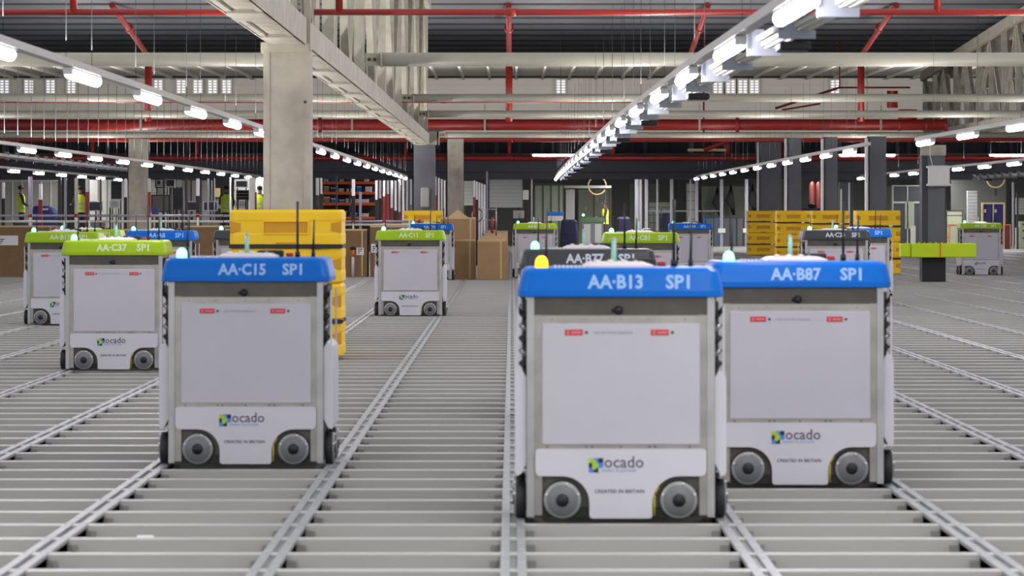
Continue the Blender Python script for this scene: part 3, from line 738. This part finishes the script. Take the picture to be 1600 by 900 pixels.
person('bald person in maroon sleeves and lime vest near the dark workbenches', (X(945, 41.2), Yd(41.2), 0), PI/2+.3, 'cloth_maroon', 1, None, 1.0, 'cloth_dark')
# ------------------------------------------------------------------ cardboard
def carton(label, x0, x1, y, dp, z1, k='card', flap=False, lab=None, z0=0.0, group='cardboard cartons at the grid edge'):
    t = thing('carton', label, 'carton', ((x0+x1)/2, y, z0), 0, group); hw = (x1-x0)/2; h = z1-z0
    m = MB(); m.box(-hw, hw, 0, dp, 0, h, k); m.build('box_body', t)
    m = MB(); m.box(hw-.12, hw-.09, -.004, 0, .02, h-.02, 'card_edge'); m.box(-hw, hw, -.006, .03, h-.03, h+.006, 'card_edge'); m.build('folded_edge', t)
    if flap:
        m = MB(); m.loft([[(-hw*.6, 0, h), (hw*.6, 0, h), (0, 0, h+.16)], [(-hw*.6, .01, h), (hw*.6, .01, h), (0, .01, h+.16)]], 'card_edge'); m.build('flap', t)
    if lab:
        m = MB(); m.box(lab[0], lab[1], -.006, -.001, lab[2], lab[3], 'white')
        for q in range(3): m.box(lab[0]+.03, lab[0]+.06+q*.03, -.008, -.006, lab[2]+.03+q*.04, lab[2]+.05+q*.04, 'ink')
        m.build('paper_label', t)
s = 79.3
carton('plain carton standing upright, left of the first carton of the receding row', X(709, s), X(742, s), Yd(s)+.4, .8, .79)
seq = ['front', 'second', 'third', 'fourth', 'fifth', 'sixth', 'seventh']
for i in range(7):
    carton('brown carton, %s of the row receding beside the grid' % seq[i], X(746, s), X(791, s)-.0, Yd(s)+i*5.0, 4.4 if i else 1.0, .78-.01*(i % 2))
carton('tall carton with raised flap below the cream pillar', X(688, 76.4), X(743, 76.4), 73.4, .7, Z(340, 76.4), 'card', True)
s = 76.2
xs = [-10.7, -9.3, -8.0, -6.7, -5.4, -4.1, -2.9, -1.7]
lbs = ['at far left with white label', 'second from left', 'third from left', 'fourth from left', 'fifth from left', 'behind the yellow crates', 'right of the tall yellow crates with white label', 'behind the middle lime robot']
for i, x in enumerate(xs[:-1]):
    carton('dark cardboard carton along the grid edge, ' + lbs[i], x, xs[i+1]-.06 - (0.0), 73.6, .9, .98 if i % 3 else 1.05, 'card_dark', False, ((-.5, -.1, .65, .85) if i == 0 else (-.55, -.35, .5, .68) if i == 6 else (.35, .5, .45, .6) if i == 5 else None))
# ------------------------------------------------------------------ handrail
def rail(label, px0, px1, s, y0, y1, posts):
    x0, x1 = X(px0, s), X(px1, s); t = thing('handrail', label, 'handrail', (x0, Yd(s), 0)); L = x1-x0
    for py in (y0, y1): m = MB(); m.tube((0, 0, Z(py, s)), (L, 0, Z(py, s)), .028, 'silver_post' if py == y0 else 'cream_light', 8); m.build('rail', t)
    for px in posts:
        x = X(px, s)-x0; m = MB(); m.tube((x, .0, 0), (x, 0, Z(y0, s)+.02), .03, 'cream_light', 8); m.build('post', t)
        m = MB(); m.tube((x-.04, 0, Z(y0, s)), (x+.04, 0, Z(y0, s)), .045, 'red_paint', 8); m.build('clamp', t)
rail('double grey handrail at left above the cartons', -60, 420, 68, 337, 346, (-40, 47, 119, 233, 309, 395))
rail('short grey handrail right of the tall yellow crates', 538, 662, 66, 346, 351, (552, 600, 655))
# ------------------------------------------------------------------ posts (pick to light uprights)
def upost(label, px, yt, ys_, yb, wpx, s, kt, kb, group='upright posts at left back'):
    t = thing('station_post', label, 'post', (X(px, s), Yd(s), 0), 0, group); r = wpx/s/2
    zs = Z(ys_, s) if ys_ else 0
    m = MB(); m.box(-r, r, 0, 2*r, zs, Z(yt, s), kt); m.box(-r*.3, r*.3, -.01, 0, zs, Z(yt, s)-.05, kt); m.build('upper_length', t)
    if ys_: m = MB(); m.box(-r*1.15, r*1.15, -.02, 2*r+.02, 0, zs, kb); m.build('lower_sleeve', t)
P_ = [(5, 285, 310, 0, 4, 60, 'white', 'black', 'white-topped black post at the left frame edge'),
      (47, 276, None, 0, 6, 66, 'silver_post', None, 'grey post in front of the person in dark cap'),
      (63, 287, 312, 0, 5, 60, 'white', 'red_paint', 'white post with red lower sleeve right of the person in dark cap'),
      (93, 278, None, 0, 5, 58, 'dark_metal', None, 'dark grey post left of the half hidden person'),
      (102, 278, None, 0, 4, 58, 'silver_post', None, 'slim grey post left of the half hidden person'),
      (119, 278, None, 0, 5, 60, 'cream_light', None, 'pale post covering the half hidden person'),
      (136, 279, 300, 0, 5, 60, 'white', 'red_paint', 'white post with red sleeve right of the half hidden person'),
      (157, 279, None, 0, 3, 56, 'dark_metal', None, 'thin dark post left of the framed screen'),
      (196, 279, 308, 0, 4, 60, 'white', 'black', 'white post with black sleeve left of the left cream pillar'),
      (233, 279, 300, 0, 4, 60, 'offwhite', 'red_paint', 'post with red sleeve right of the left cream pillar'),
      (256, 279, None, 0, 3, 56, 'dark_metal', None, 'thin dark post beside the white sign'),
      (291, 279, None, 0, 4, 58, 'dark_metal', None, 'dark post midway between the two cream pillars'),
      (309, 279, 306, 0, 5, 60, 'white', 'black', 'white post with black sleeve between the cream pillars'),
      (325, 279, None, 0, 3, 58, 'silver_post', None, 'thin silver post, left one of two by the notice sheet'),
      (335, 279, None, 0, 2, 58, 'silver_post', None, 'thin silver post, right one of two by the notice sheet'),
      (360, 277, None, 0, 2.5, 61, 'white', None, 'thin white post in front of the person seen from behind'),
      (394, 277, None, 0, 9, 60, 'offwhite', None, 'broad white post just left of the near pillar'),
      (399.5, 300, None, 0, 3, 60, 'red_paint', None, 'red post just left of the near pillar'),
      (496, 278, 305, 0, 5, 60, 'offwhite', 'dark_metal', 'pale post just right of the near pillar'),
      (502, 278, 303, 0, 3, 60, 'white', 'black', 'thin white post just right of the near pillar'),
      (526, 275, None, 0, 3, 62, 'dark_metal', None, 'dark post in front of the orange shelving'),
      (552, 280, 306, 0, 5, 66, 'white', 'black', 'white post with black sleeve before the orange shelving'),
      (563, 300, None, 0, 4, 62, 'silver_post', None, 'short silver post before the orange shelving')]
for p in P_: upost(p[8], p[0], p[1], p[2], p[3], p[4], p[5], p[6], p[7])
for i in range(10):
    px = 588+i*6; upost('upright in the dense row left of the grey pillar, %s from left' % ORD[i], px, 282-(i > 5)*2, (312, 310, 307, 303, 325, 329, 331, None, None, 320)[i], 0, 3.6, 62-i*1.2, 'white', ('black', 'black', 'red_paint', 'red_paint', 'red_paint', 'black', 'red_paint', None, None, 'panel_grey')[i], 'dense row of uprights left of the grey pillar')
for i in range(4):
    upost('upright in the small group right of the grey pillar, %s from left' % ORD[i], 681+i*4.6, 276+i*2, 305 if i == 0 else None, 0, 2.8, 60-i*2, 'white' if i % 2 else 'offwhite', 'red_paint', 'uprights right of the grey pillar')
for i in range(5):
    upost('upright in the group left of the roller shutter, %s from left' % ORD[i], 741+i*4, 282+i*1.6, 308 if i == 0 else (312 if i == 1 else None), 0, 3, 66-i*3, 'white', 'red_paint' if i == 0 else 'black', 'uprights left of the roller shutter')
upost('tall silver post just left of the roller shutter', 761, 268, None, 0, 3, 58, 'silver_post', None)
upost('thin white post right of the roller shutter', 831, 276, None, 0, 3, 50, 'offwhite', None)
# ------------------------------------------------------------------ partitions, boards and cabinets at left back
def board(name, label, cat, px0, px1, py0, py1, s, k, frame=None, dp=.05, inner=None, group=None, stand=True):
    x0, x1 = X(px0, s), X(px1, s); z0, z1 = (Z(py1, s) if stand else 0), Z(py0, s); t = thing(name, label, cat, ((x0+x1)/2, Yd(s), z0), 0, group)
    hw = (x1-x0)/2; h = z1-z0; m = MB(); m.box(-hw, hw, 0, dp, 0, h, k)
    m.build('panel', t)
    if frame:
        f = .035; m = MB(); m.box(-hw-f, hw+f, -.02, dp+.01, h, h+f, frame); m.box(-hw-f, hw+f, -.02, dp+.01, -f, 0, frame); m.box(-hw-f, -hw, -.02, dp+.01, 0, h, frame); m.box(hw, hw+f, -.02, dp+.01, 0, h, frame); m.build('frame', t)
    if inner:
        m = MB(); inner(m, hw, h); m.build('markings', t)
    if stand and z0 > .1:
        m = MB()
        for sg in (-1, 1): m.box(sg*hw*.8-.02, sg*hw*.8+.02, dp, dp+.04, -z0, h, 'dark_metal')
        m.build('stand', t)
    return t
def ribs(step, k):
    def f(m, hw, h):
        x = -hw+step
        while x < hw: m.box(x-.02, x+.02, -.03, 0, 0, h, k); x += step
    return f
def hlines(step, k):
    def f(m, hw, h):
        z = step
        while z < h: m.box(-hw, hw, -.015, 0, z-.01, z+.01, k); z += step
    return f
def printed(m, hw, h):
    for i in range(5):
        z = h*(.12+.17*i); m.box(-hw*.8, hw*(.8 if i % 2 else .5), -.006, 0, z, z+h*.07, 'faint_ink')
def gridded(m, hw, h):
    for i in range(5): x = -hw*.85+i*hw*.37; m.box(x, x+hw*.1, -.006, 0, h*.1, h*.9, 'ink')
    m.box(-hw*.9, hw*.9, -.007, 0, h*.45, h*.5, 'ink')
board('partition', 'pale ribbed partition at far left behind the person in cap', 'partition', -40, 91, 283, 345, 44, 'panel_grey', 'offwhite', .08, ribs(.34, 'offwhite'), None, False)
board('cabinet', 'grey white storage cabinets between pale post and left pillar', 'cabinet', 140, 200, 281, 352, 45, 'offwhite', None, .5, ribs(.3, 'panel_grey'), None, False)
board('cabinet', 'pale cabinets right of the left cream pillar', 'cabinet', 228, 262, 281, 352, 44.5, 'offwhite', None, .5, hlines(.4, 'panel_grey'), None, False)
board('cabinet', 'grey open cabinets midway between the cream pillars', 'cabinet', 268, 330, 282, 352, 44, 'panel_grey', None, .5, ribs(.35, 'dark_metal'), None, False)
board('cabinet', 'pale cabinets behind the person seen from behind', 'cabinet', 366, 418, 280, 352, 44, 'offwhite', None, .5, hlines(.35, 'panel_grey'), None, False)
board('framed_screen', 'dark framed screen left of the left cream pillar', 'screen', 174, 190, 283, 311, 47, 'screen', 'offwhite', .06, hlines(.14, 'dark_metal'))
board('notice', 'white notice sheet below the dark framed screen', 'notice', 171, 187, 313, 325, 47.5, 'white', None, .02, printed)
def symb(m, hw, h):
    m.lathe([(.001, -.01), (.07, -.008), (.07, 0)], (-.05, 0, h*.62), (0, 1, 0), 'ink', 12); m.box(-.14, .1, -.008, 0, h*.2, h*.3, 'ink'); m.box(.06, .12, -.008, 0, h*.45, h*.75, 'ink')
board('wall_sign', 'white sign with dark symbol right of the left cream pillar', 'sign', 244, 257, 281, 292, 47, 'white', 'black', .03, symb)
board('notice', 'small white sheet under the sign with dark symbol', 'notice', 246, 255, 294, 305, 47.2, 'white', 'black', .02, printed)
board('monitor', 'dark monitor right of the sign with dark symbol', 'monitor', 260, 272, 281, 291, 47.4, 'screen', 'offwhite', .05)
board('notice', 'pale paper sheet midway between the pillars', 'notice', 276, 284, 281, 292, 47.6, 'offwhite', None, .02)
board('notice', 'tan paper sheet hung above the grey bin', 'notice', 335, 344, 294, 308, 47.6, 'card_edge', None, .02)
board('bin_panel', 'light grey bin front by the two thin silver posts', 'bin', 335, 347, 311, 326, 47.8, 'panel_grey', None, .3)
board('wire_basket', 'white gridded basket left of the near pillar', 'basket', 367, 386, 313, 326, 47.8, 'white', 'white', .1, gridded)
board('screen_unit', 'dark screen above the white gridded basket', 'screen', 369, 386, 283, 292, 48, 'screen', 'offwhite', .06)
board('work_desk', 'grey desk console right of the left cream pillar', 'desk', 238, 264, 306, 330, 49, 'panel_grey', 'dark_metal', .6)
board('desk_chair_back', 'small blue chair back behind the blue-lidded robot', 'chair', 237, 246, 326, 336, 62, 'blue', None, .06)
board('dark_cabinet', 'tall dark grey panel midway between the pillars', 'panel', 272, 286, 294, 328, 48.5, 'grey_column', None, .3)
board('dark_cabinet', 'dark red shelf unit just left of the near pillar', 'shelf', 369, 388, 297, 312, 48.2, 'cloth_maroon', None, .3, hlines(.1, 'panel_grey'))
# blue fabric cover on its own, beside the person in cap
t = thing('blue_cover', 'blue fabric cover draped beside the person in dark cap', 'cover', (X(68, 55), Yd(55), 0))
m = MB(); m.loft([rrect(-.42, .42, 0, .9, .2, .0), rrect(-.45, .45, 0, .9, .2, .6), rrect(-.4, .44, .05, .85, .2, 1.2), rrect(-.36, .25, .1, .8, .2, 1.42), rrect(-.3, .1, .2, .6, .1, 1.5)], 'blue', True); m.build('draped_cover', t)
m = MB(); m.box(-.1, .12, .0, .2, 1.38, 1.43, 'white', b=.01); m.build('white_patch', t)
t = thing('fabric_bundle', 'navy fabric bundle below the person in dark cap', 'cover', (X(36, 62), Yd(62), 0))
m = MB(); m.loft([rrect(-.15, .2, 0, .6, .12, .4), rrect(-.2, .3, 0, .6, .15, .8), rrect(-.3, .3, .05, .55, .15, 1.05), rrect(-.3, .3, .1, .5, .12, 1.12)], 'navy', True); m.box(-.1, .1, .2, .4, 0, .5, 'navy'); m.build('draped_cover', t)
# orange shelving
s = 47; t = thing('pallet_rack', 'orange-beamed shelving right of the near pillar', 'shelving', (X(503, s), Yd(s), 0)); L = X(590, s)-X(503, s)
for x in (0, L/2, L):
    for y in (0, .8): m = MB(); m.box(x-.03, x+.03, y-.03, y+.03, 0, 2.5, 'dark_metal'); m.build('upright', t)
shz = [Z(py, s) for py in (340, 318, 301, 285)]
for z in shz:
    m = MB(); m.box(0, L, -.04, 0, z-.06, z+.03, 'rack_orange'); m.build('beam', t); m = MB(); m.box(0, L, .76, .8, z-.06, z+.03, 'rack_orange'); m.build('beam', t)
    m = MB(); m.box(0, L, 0, .76, z+.0, z+.02, 'panel_grey'); m.build('shelf_board', t)
m = MB(); m.box(0, L, .8, .84, 0, 2.5, 'cloth_maroon'); m.build('back_panel', t)
sh = ['bottom', 'second', 'third', 'top']
for a, z in enumerate(shz[:4]):
    x = .06; j = 0
    while x < L-.28:
        wd = .13+.12*random.random(); hh = .1+.1*random.random()
        tt = thing('stored_box', '%s item from the left on the %s shelf of the orange shelving' % (ORD[j], sh[a]), 'box', (X(503, s)+x+wd/2, Yd(s)+.1, z+.02), 0, 'goods on the orange shelving')
        m = MB(); m.box(-wd/2, wd/2, 0, .3, 0, hh, random.choice(['offwhite', 'card', 'bright_blue', 'dark_metal', 'card_edge', 'navy']), b=.01); m.build('box_body', tt)
        m = MB(); m.box(-wd/2-.005, wd/2+.005, -.005, .305, hh-.02, hh, 'white'); m.build('lid', tt)
        x += wd+.04+.1*random.random(); j += 1
# ------------------------------------------------------------------ centre and right background
board('roller_shutter', 'pale roller shutter right of the tall silver post', 'shutter', 766, 815, 282, 323, 42, 'shutter', 'panel_grey', .06, hlines(.13, 'panel_grey'))
board('roller_shutter', 'small grey slatted panel left of the roller shutter', 'shutter', 725, 739, 283, 321, 43, 'shutter', None, .06, hlines(.13, 'panel_grey'))
board('notice', 'small pale poster right of the roller shutter', 'notice', 817, 826, 297, 312, 42.5, 'offwhite', None, .02)
board('notice', 'pale printed sheet hanging above the cartons', 'notice', 802, 819, 329, 341, 50, 'offwhite', None, .02, printed)
board('glass_partition', 'greenish grey glazed partition right of the shutter', 'partition', 836, 880, 290, 345, 42, 'back_green', 'dark_metal', .05, ribs(.3, 'dark_metal'), None, False)
board('glass_partition', 'dark framed greenish partition behind the bald person', 'partition', 904, 955, 296, 345, 40.2, 'back_green', 'dark_metal', .05, ribs(.6, 'dark_metal'), None, False)
board('machine_cabinet', 'pale grey machine cabinet column left of the dark frame', 'cabinet', 884, 898, 296, 378, 41.5, 'panel_grey', None, .3, None, None, False)
board('overhead_beam', 'grey horizontal beam above the bald person', 'beam', 868, 955, 290, 294, 41.8, 'panel_grey', None, .1)
def hoop(label, px, py, rpx, s):
    t = thing('wall_ring', label, 'ring', (X(px, s), Yd(s), Z(py, s))); m = MB(); N = 28; r = rpx/s; R = []
    for i in range(N+1):
        a = 2*PI*i/N; c_ = Vector((r*math.cos(a), 0, r*math.sin(a))); u = Vector((math.cos(a), 0, math.sin(a))); v = Vector((0, 1, 0))
        R.append([tuple(c_+u*.03*math.cos(q*PI/3)+v*.03*math.sin(q*PI/3)) for q in range(6)])
    m.loft(R, 'card_edge', True, False); m.build('hoop', t)
    m = MB(); m.box(-.05, .05, .03, .1, -r-.3, -r+.02, 'dark_metal'); m.build('holder', t)
hoop('pale ring hose hung above the bald person', 933, 290, 14, 41); hoop('pale ring hung above the navy double doors', 1556, 279, 14, 42.6)
for (px0, px1, py0, py1, lb) in ((875, 903, 343, 381, 'navy covered cart left of the grey bench'), (964, 986, 339, 368, 'navy covered cart right of the bald person')):
    s = 47; t = thing('covered_cart', lb, 'cart', (X((px0+px1)/2, s), Yd(s), .0)); hw = (px1-px0)/2/s
    m = MB(); m.loft([rrect(-hw, hw, 0, .6, .08, .16), rrect(-hw, hw, 0, .6, .08, .6), rrect(-hw*.9, hw*.9, .03, .57, .08, Z(py0+3, s)), rrect(-hw*.7, hw*.7, .1, .5, .08, Z(py0, s))], 'navy'); m.build('cover', t)
    for a in (-1, 1):
        for q in (.1, .5): m = MB(); m.tube((a*hw*.75-.02, q, .06), (a*hw*.75+.02, q, .06), .06, 'rubber', 10); m.box(a*hw*.75-.01, a*hw*.75+.01, q-.02, q+.02, .06, .2, 'dark_metal'); m.build('castor', t)
s = 43; t = thing('workbench', 'grey workbench with dark green top in front of the bald person', 'workbench', (X(926, s), Yd(s), 0)); hw = 17/s
m = MB(); m.box(-hw, hw, 0, .6, .05, Z(347, s), 'grey_column'); m.build('cabinet_body', t)
m = MB(); m.box(-hw-.05, hw+.05, -.04, .64, Z(347, s), Z(340, s), 'green_box'); m.build('bench_top', t)
for sg in (-1, 1): m = MB(); m.box(sg*hw*.5-.3*hw, sg*hw*.5+.3*hw, -.02, 0, .15, Z(350, s), 'panel_grey'); m.build('door_panel', t)
t = thing('signal_light', 'green signal light on an arm above the green topped bench', 'light', (X(912, 43.2), Yd(43)+.2, Z(336, 43)))
m = MB(); m.ball((0, -.05, 0), .05, 'green_light', 12, 8); m.build('bulb', t); m = MB(); m.tube((0, 0, -.12), (.1, 0, .3), .02, 'dark_metal', 8); m.box(-.08, .08, -.03, .05, -.14, -.05, 'dark_metal'); m.build('stand_arm', t)
t = thing('tote', 'blue rimmed white tote by the glazed partition', 'tote', (X(868, 46), Yd(46), Z(345, 46)))
m = MB(); m.box(-.26, .26, 0, .35, -.0, .17, 'offwhite'); m.build('basket', t); m = MB(); m.box(-.28, .28, -.02, .37, .17, .3, 'bright_blue', b=.02); m.build('rim', t); m = MB(); m.box(-.22, -.18, .1, .14, -Z(345, 46), 0, 'dark_metal'); m.box(.18, .22, .1, .14, -Z(345, 46), 0, 'dark_metal'); m.build('stand', t)
for i, (px, wpx) in enumerate(((995, 6), (1001, 4), (1010, 5), (1027, 2.5), (1049.5, 5), (1079, 2.5), (1088.5, 5), (1127.5, 5), (1166.5, 5))):
    s = 41.3; t = thing('glazing_post', 'pale upright of the glazed back screen, %s from left' % ORD[i], 'post', (X(px, s), Yd(s), 0), 0, 'uprights of the glazed back screen')
    r = wpx/s/2; m = MB(); m.box(-r, r, 0, .1, 0, Z(277, s), 'silver_post'); m.box(-r*.2, r*.2, -.012, 0, 0, Z(277, s), 'panel_grey'); m.build('profile', t)
    if px in (1010, 1127.5, 1166.5): m = MB(); m.box(-.14, .14, -.06, 0, Z(364, s), Z(357, s), 'offwhite', b=.01); m.build('white_clip', t)
board('transom', 'thin pale horizontal rail of the glazed back screen', 'rail', 1010, 1127, 329, 330.5, 41.2, 'silver_post', None, .05)
board('machine', 'dark machine with pale top edge behind the glazed screen', 'machine', 1014, 1048, 316, 372, 40.5, 'back_green', 'dark_metal', .6, hlines(.3, 'dark_metal'), None, False)
board('machine', 'teal topped dark machine behind the glazed screen', 'machine', 1030, 1050, 333, 375, 40.9, 'navy', 'back_green', .6, None, None, False)
board('machine', 'pale upright cabinet between two glazing posts', 'cabinet', 1074, 1086, 288, 372, 40.7, 'panel_grey', 'back_green', .3, hlines(.35, 'dark_metal'), None, False)
board('machine', 'low grey counter right of the pale upright cabinet', 'counter', 1100, 1122, 343, 382, 40.8, 'grey_column', 'bright_blue', .5, None, None, False)
board('machine', 'large grey counter between the two right glazing posts', 'counter', 1131, 1163, 341, 383, 40.7, 'grey_column', 'dark_metal', .6, ribs(.25, 'dark_metal'), None, False)
board('machine', 'pale wall panel behind the hanging jackets', 'panel', 1096, 1180, 291, 342, 39.8, 'back_green', None, .05, None, None, False)
for i, (px, py) in enumerate(((1121, 293), (1142, 290), (1176, 288))):
    s = 40.0; t = thing('hanging_jacket', 'black jacket hanging on the back wall, %s from left' % ORD[i], 'jacket', (X(px, s), Yd(s), Z(py, s)), 0, 'black jackets on the back wall')
    m = MB(); m.loft([rrect(-.03, .03, -.03, .03, .01, .0), rrect(-.12, .1, -.06, .06, .03, -.35), rrect(-.22, .12, -.07, .07, .03, -.6), rrect(-.05, .16, -.06, .06, .03, -.85), rrect(.06, .16, -.04, .04, .02, -1.15)], 'black', True); m.build('cloth', t)
    m = MB(); m.tube((0, 0, 0), (0, 0, .08), .01, 'dark_metal', 6); m.tube((0, 0, .06), (0, .75, .06), .01, 'dark_metal', 6); m.build('hook', t)
# far right group
s = 42; t = struct(thing('door_1', '', '', (X(1552, s), Yd(s), 0)));
for k_ in ('label', 'category'): del t[k_]
m = MB(); hw = .37; zt = Z(319, s)
m.box(-hw-.06, -hw, -.05, .1, 0, zt+.06, 'card_edge'); m.box(hw, hw+.06, -.05, .1, 0, zt+.06, 'card_edge'); m.box(-hw, hw, -.05, .1, zt, zt+.06, 'card_edge'); m.box(-.02, .02, -.05, .1, 0, zt, 'card_edge'); m.build('door_frame', t)
for a in (-1, 1):
    m = MB(); xa, xb = sorted((a*.02, a*hw)); m.box(xa, xb, 0, .05, 0, zt, 'door_navy'); lf = m.build('door_leaf', t)
    for z in (zt-.25, zt-.75): m = MB(); m.box(xa+.03 if a < 0 else xa+.03, xa+.1, -.02, 0, z-.06, z+.06, 'offwhite'); m.build('hinge_plate', lf)
board('block_pier', 'narrow grey block pier left of the navy double doors', 'pier', 1512, 1527, 298, 360, 42.3, 'block', None, .3, hlines(.12, 'panel_grey'), None, False)
board('back_panel', 'grey brown rear wall panel around the navy double doors', 'panel', 1486, 1572, 281, 385, 41.2, 'back_dark', None, .05, None, None, False)
board('glazed_booth', 'pale framed glazed booth left of the pillar box', 'booth', 1396, 1440, 291, 383, 41.6, 'void', 'panel_grey', .4, lambda m, hw, h: (m.box(-.1, .25, -.03, 0, h*.3, h*.75, 'back_green'), m.box(-hw, hw, -.02, 0, h*.72, h*.75, 'panel_grey'), m.box(-.02, .02, -.03, 0, 0, h, 'panel_grey'), m.box(.1, .3, -.05, 0, h*.05, h*.35, 'panel_grey')), None, False)
board('machine', 'pale machine with angled pipe right of the pillar box', 'machine', 1480, 1503, 330, 383, 43, 'sage', 'dark_metal', .4, hlines(.4, 'dark_metal'), None, False)
board('low_barrier', 'sage panel with orange edge left of the lime robot', 'barrier', 1484, 1497, 352, 385, 45.5, 'sage', 'rack_orange', .05, None, None, False)
board('low_barrier', 'dark panel with orange edge right of the lime robot', 'barrier', 1570, 1578, 352, 384, 44, 'void', 'rack_orange', .05, None, None, False)
t = thing('pump_unit', 'sage green pump unit at the right frame edge', 'machine', (X(1597, 43), Yd(43), 0))
m = MB(); m.box(-.2, .4, 0, .4, 0, .75, 'sage', b=.02); m.box(-.1, .4, 0, .35, .75, .98, 'sage', b=.02); m.build('casing', t)
for z in (.35, .62, .85): m = MB(); m.box(-.0, .2, -.05, 0, z, z+.05, 'dark_metal'); m.build('fitting', t)
for i, (px, yt) in enumerate(((1583, 285), (1590, 300))):
    upost(('grey pipe post right of the navy double doors', 'dark pipe post near the right frame edge')[i], px, yt, None, 0, 3, 44, ('silver_post', 'dark_metal')[i], None, 'posts at the right edge')
board('cooling_unit', 'grey louvred unit high at the right frame edge', 'unit', 1588, 1612, 309, 335, 42.6, 'panel_grey', None, .2, hlines(.1, 'back_green'))
t = thing('gas_bottle', 'tall red cylinders standing behind the yellow crates', 'cylinder', (X(1274, 46), Yd(46), 0))
m = MB(); m.lathe([(.1, 0), (.1, 2.2), (.07, 2.3), (.03, 2.35), (.001, 2.36)], (-.1, 0, 0), (0, 0, 1), 'red_dull', 14); m.build('cylinder_body', t)
m = MB(); m.lathe([(.1, 0), (.1, 2.2), (.07, 2.3), (.03, 2.35), (.001, 2.36)], (.12, 0, 0), (0, 0, 1), 'red_dull', 14); m.build('cylinder_body', t)
t = thing('blue_pad', 'blue padded tray lying on a stand behind the yellow crates', 'pad', (X(1267, 50), Yd(50), Z(329, 50)))
m = MB(); m.box(-.3, .35, 0, .4, 0, .07, 'blue', b=.02); m.build('pad', t); m = MB(); m.ball((.05, .2, .14), .1, 'black', 10, 6, (1.6, 1, .7)); m.build('black_bundle', t)
m = MB(); m.box(-.25, -.2, .1, .15, -Z(329, 50), 0, 'dark_metal'); m.box(.2, .25, .1, .15, -Z(329, 50), 0, 'dark_metal'); m.build('stand', t)
board('white_frame', 'white braced frame between two right hand pillars', 'frame', 1311, 1333, 285, 330, 45, 'void', None, .1, lambda m, hw, h: (m.box(-hw, hw, -.05, 0, h*.25, h*.33, 'white'), m.box(hw*.3, hw*.55, -.05, 0, 0, h, 'silver_post'), m.box(-hw*.8, -hw*.6, -.05, 0, h*.4, h*.9, 'panel_grey')), None, False)
# sticker on the near left track
t = tag(MB().box(-.034, .034, -.03, .03, 0, .002, 'white').build('sticker', None, (X(222, 380), Yd(377)+.02, .0)), 'small white sticker lying on the grid track at lower left', 'sticker')

# small items by the cartons
s = 76.5; t = thing('barrier_post', 'white and orange post with black knob right of the tall yellow crates', 'post', (X(551.5, s), Yd(s)+.02, 0))
m = MB(); m.tube((0, 0, 0), (0, 0, .42), .03, 'offwhite', 10); m.build('lower_length', t)
m = MB(); m.tube((0, 0, .42), (0, 0, .56), .035, 'orange', 10); m.build('upper_length', t)
m = MB(); m.lathe([(.05, 0), (.065, .02), (.06, .05), (.03, .07), (.001, .072)], (0, 0, .56), (0, 0, 1), 'black', 12); m.build('knob', t)
s = 68.7; t = thing('wire_trolley', 'small chrome wire trolley with red handle standing on the receding cartons', 'trolley', (X(765, s), Yd(s), .79))
for a in (-.15, .15):
    for q in (0, .4): m = MB(); m.tube((a, q, .06), (a, q, .66), .013, 'aluminium', 8); m.build('upright', t)
for z in (.12, .36, .6):
    m = MB()
    for i in range(7): m.tube((-.15+i*.05, 0, z), (-.15+i*.05, .4, z), .006, 'aluminium', 5)
    m.tube((-.15, 0, z), (.15, 0, z), .01, 'aluminium', 6); m.tube((-.15, .4, z), (.15, .4, z), .01, 'aluminium', 6); m.build('wire_shelf', t)
m = MB(); m.tube((.05, -.03, .12), (.07, -.03, .42), .03, 'red_paint', 8); m.tube((.03, -.03, .08), (.09, -.03, .12), .045, 'red_paint', 8); m.build('red_handle', t)
for a in (-.15, .15):
    for q in (0, .4): m = MB(); m.tube((a-.012, q, .035), (a+.012, q, .035), .035, 'rubber', 10); m.build('castor', t)
s = 61; t = thing('coiled_hose', 'coiled pale hose hanging left of the chrome wire trolley', 'hose', (X(745, s), Yd(s), 0))
for k2 in range(3):
    m = MB(); pr = None
    for i in range(25):
        a = 2*PI*i/24; p = (.12*math.cos(a)+k2*.03, .02*k2, 1.25+(.14+.02*k2)*math.sin(a))
        if pr: m.tube(pr, p, .012, 'aluminium' if k2 != 1 else 'black', 6, None, False)
        pr = p
    m.build('hose_loop', t)
m = MB(); m.box(-.02, .02, .06, .1, 0, 1.4, 'dark_metal'); m.build('stand', t)
# control stations with screens between the left uprights
for i, (px, lb) in enumerate(((150, 'control station with angled screen left of the framed screen'), (215, 'control station hidden mostly by the left cream pillar'), (300, 'control station with dark screen between the cream pillars'), (329, 'control station with dark screen near the person seen from behind'))):
    s = 52; t = thing('control_station', lb, 'control station', (X(px, s), Yd(s), 0))
    m = MB(); m.box(-.25, .25, 0, .4, 0, 1.05, 'panel_grey', b=.02); m.build('pedestal', t)
    m = MB(); m.box(-.22, .22, -.05, -.01, 1.35, 1.65, 'offwhite', b=.01); sc_ = m.build('screen_case', t)
    m = MB(); m.box(-.19, .19, -.056, -.05, 1.38, 1.62, 'screen'); m.build('display', sc_)
    m = MB(); m.tube((0, .05, 1.05), (0, .0, 1.4), .025, 'dark_metal', 8); m.build('arm', t)
    m = MB(); m.box(-.28, .28, -.2, .2, 1.05, 1.08, 'dark_metal'); m.build('keyboard_shelf', t)
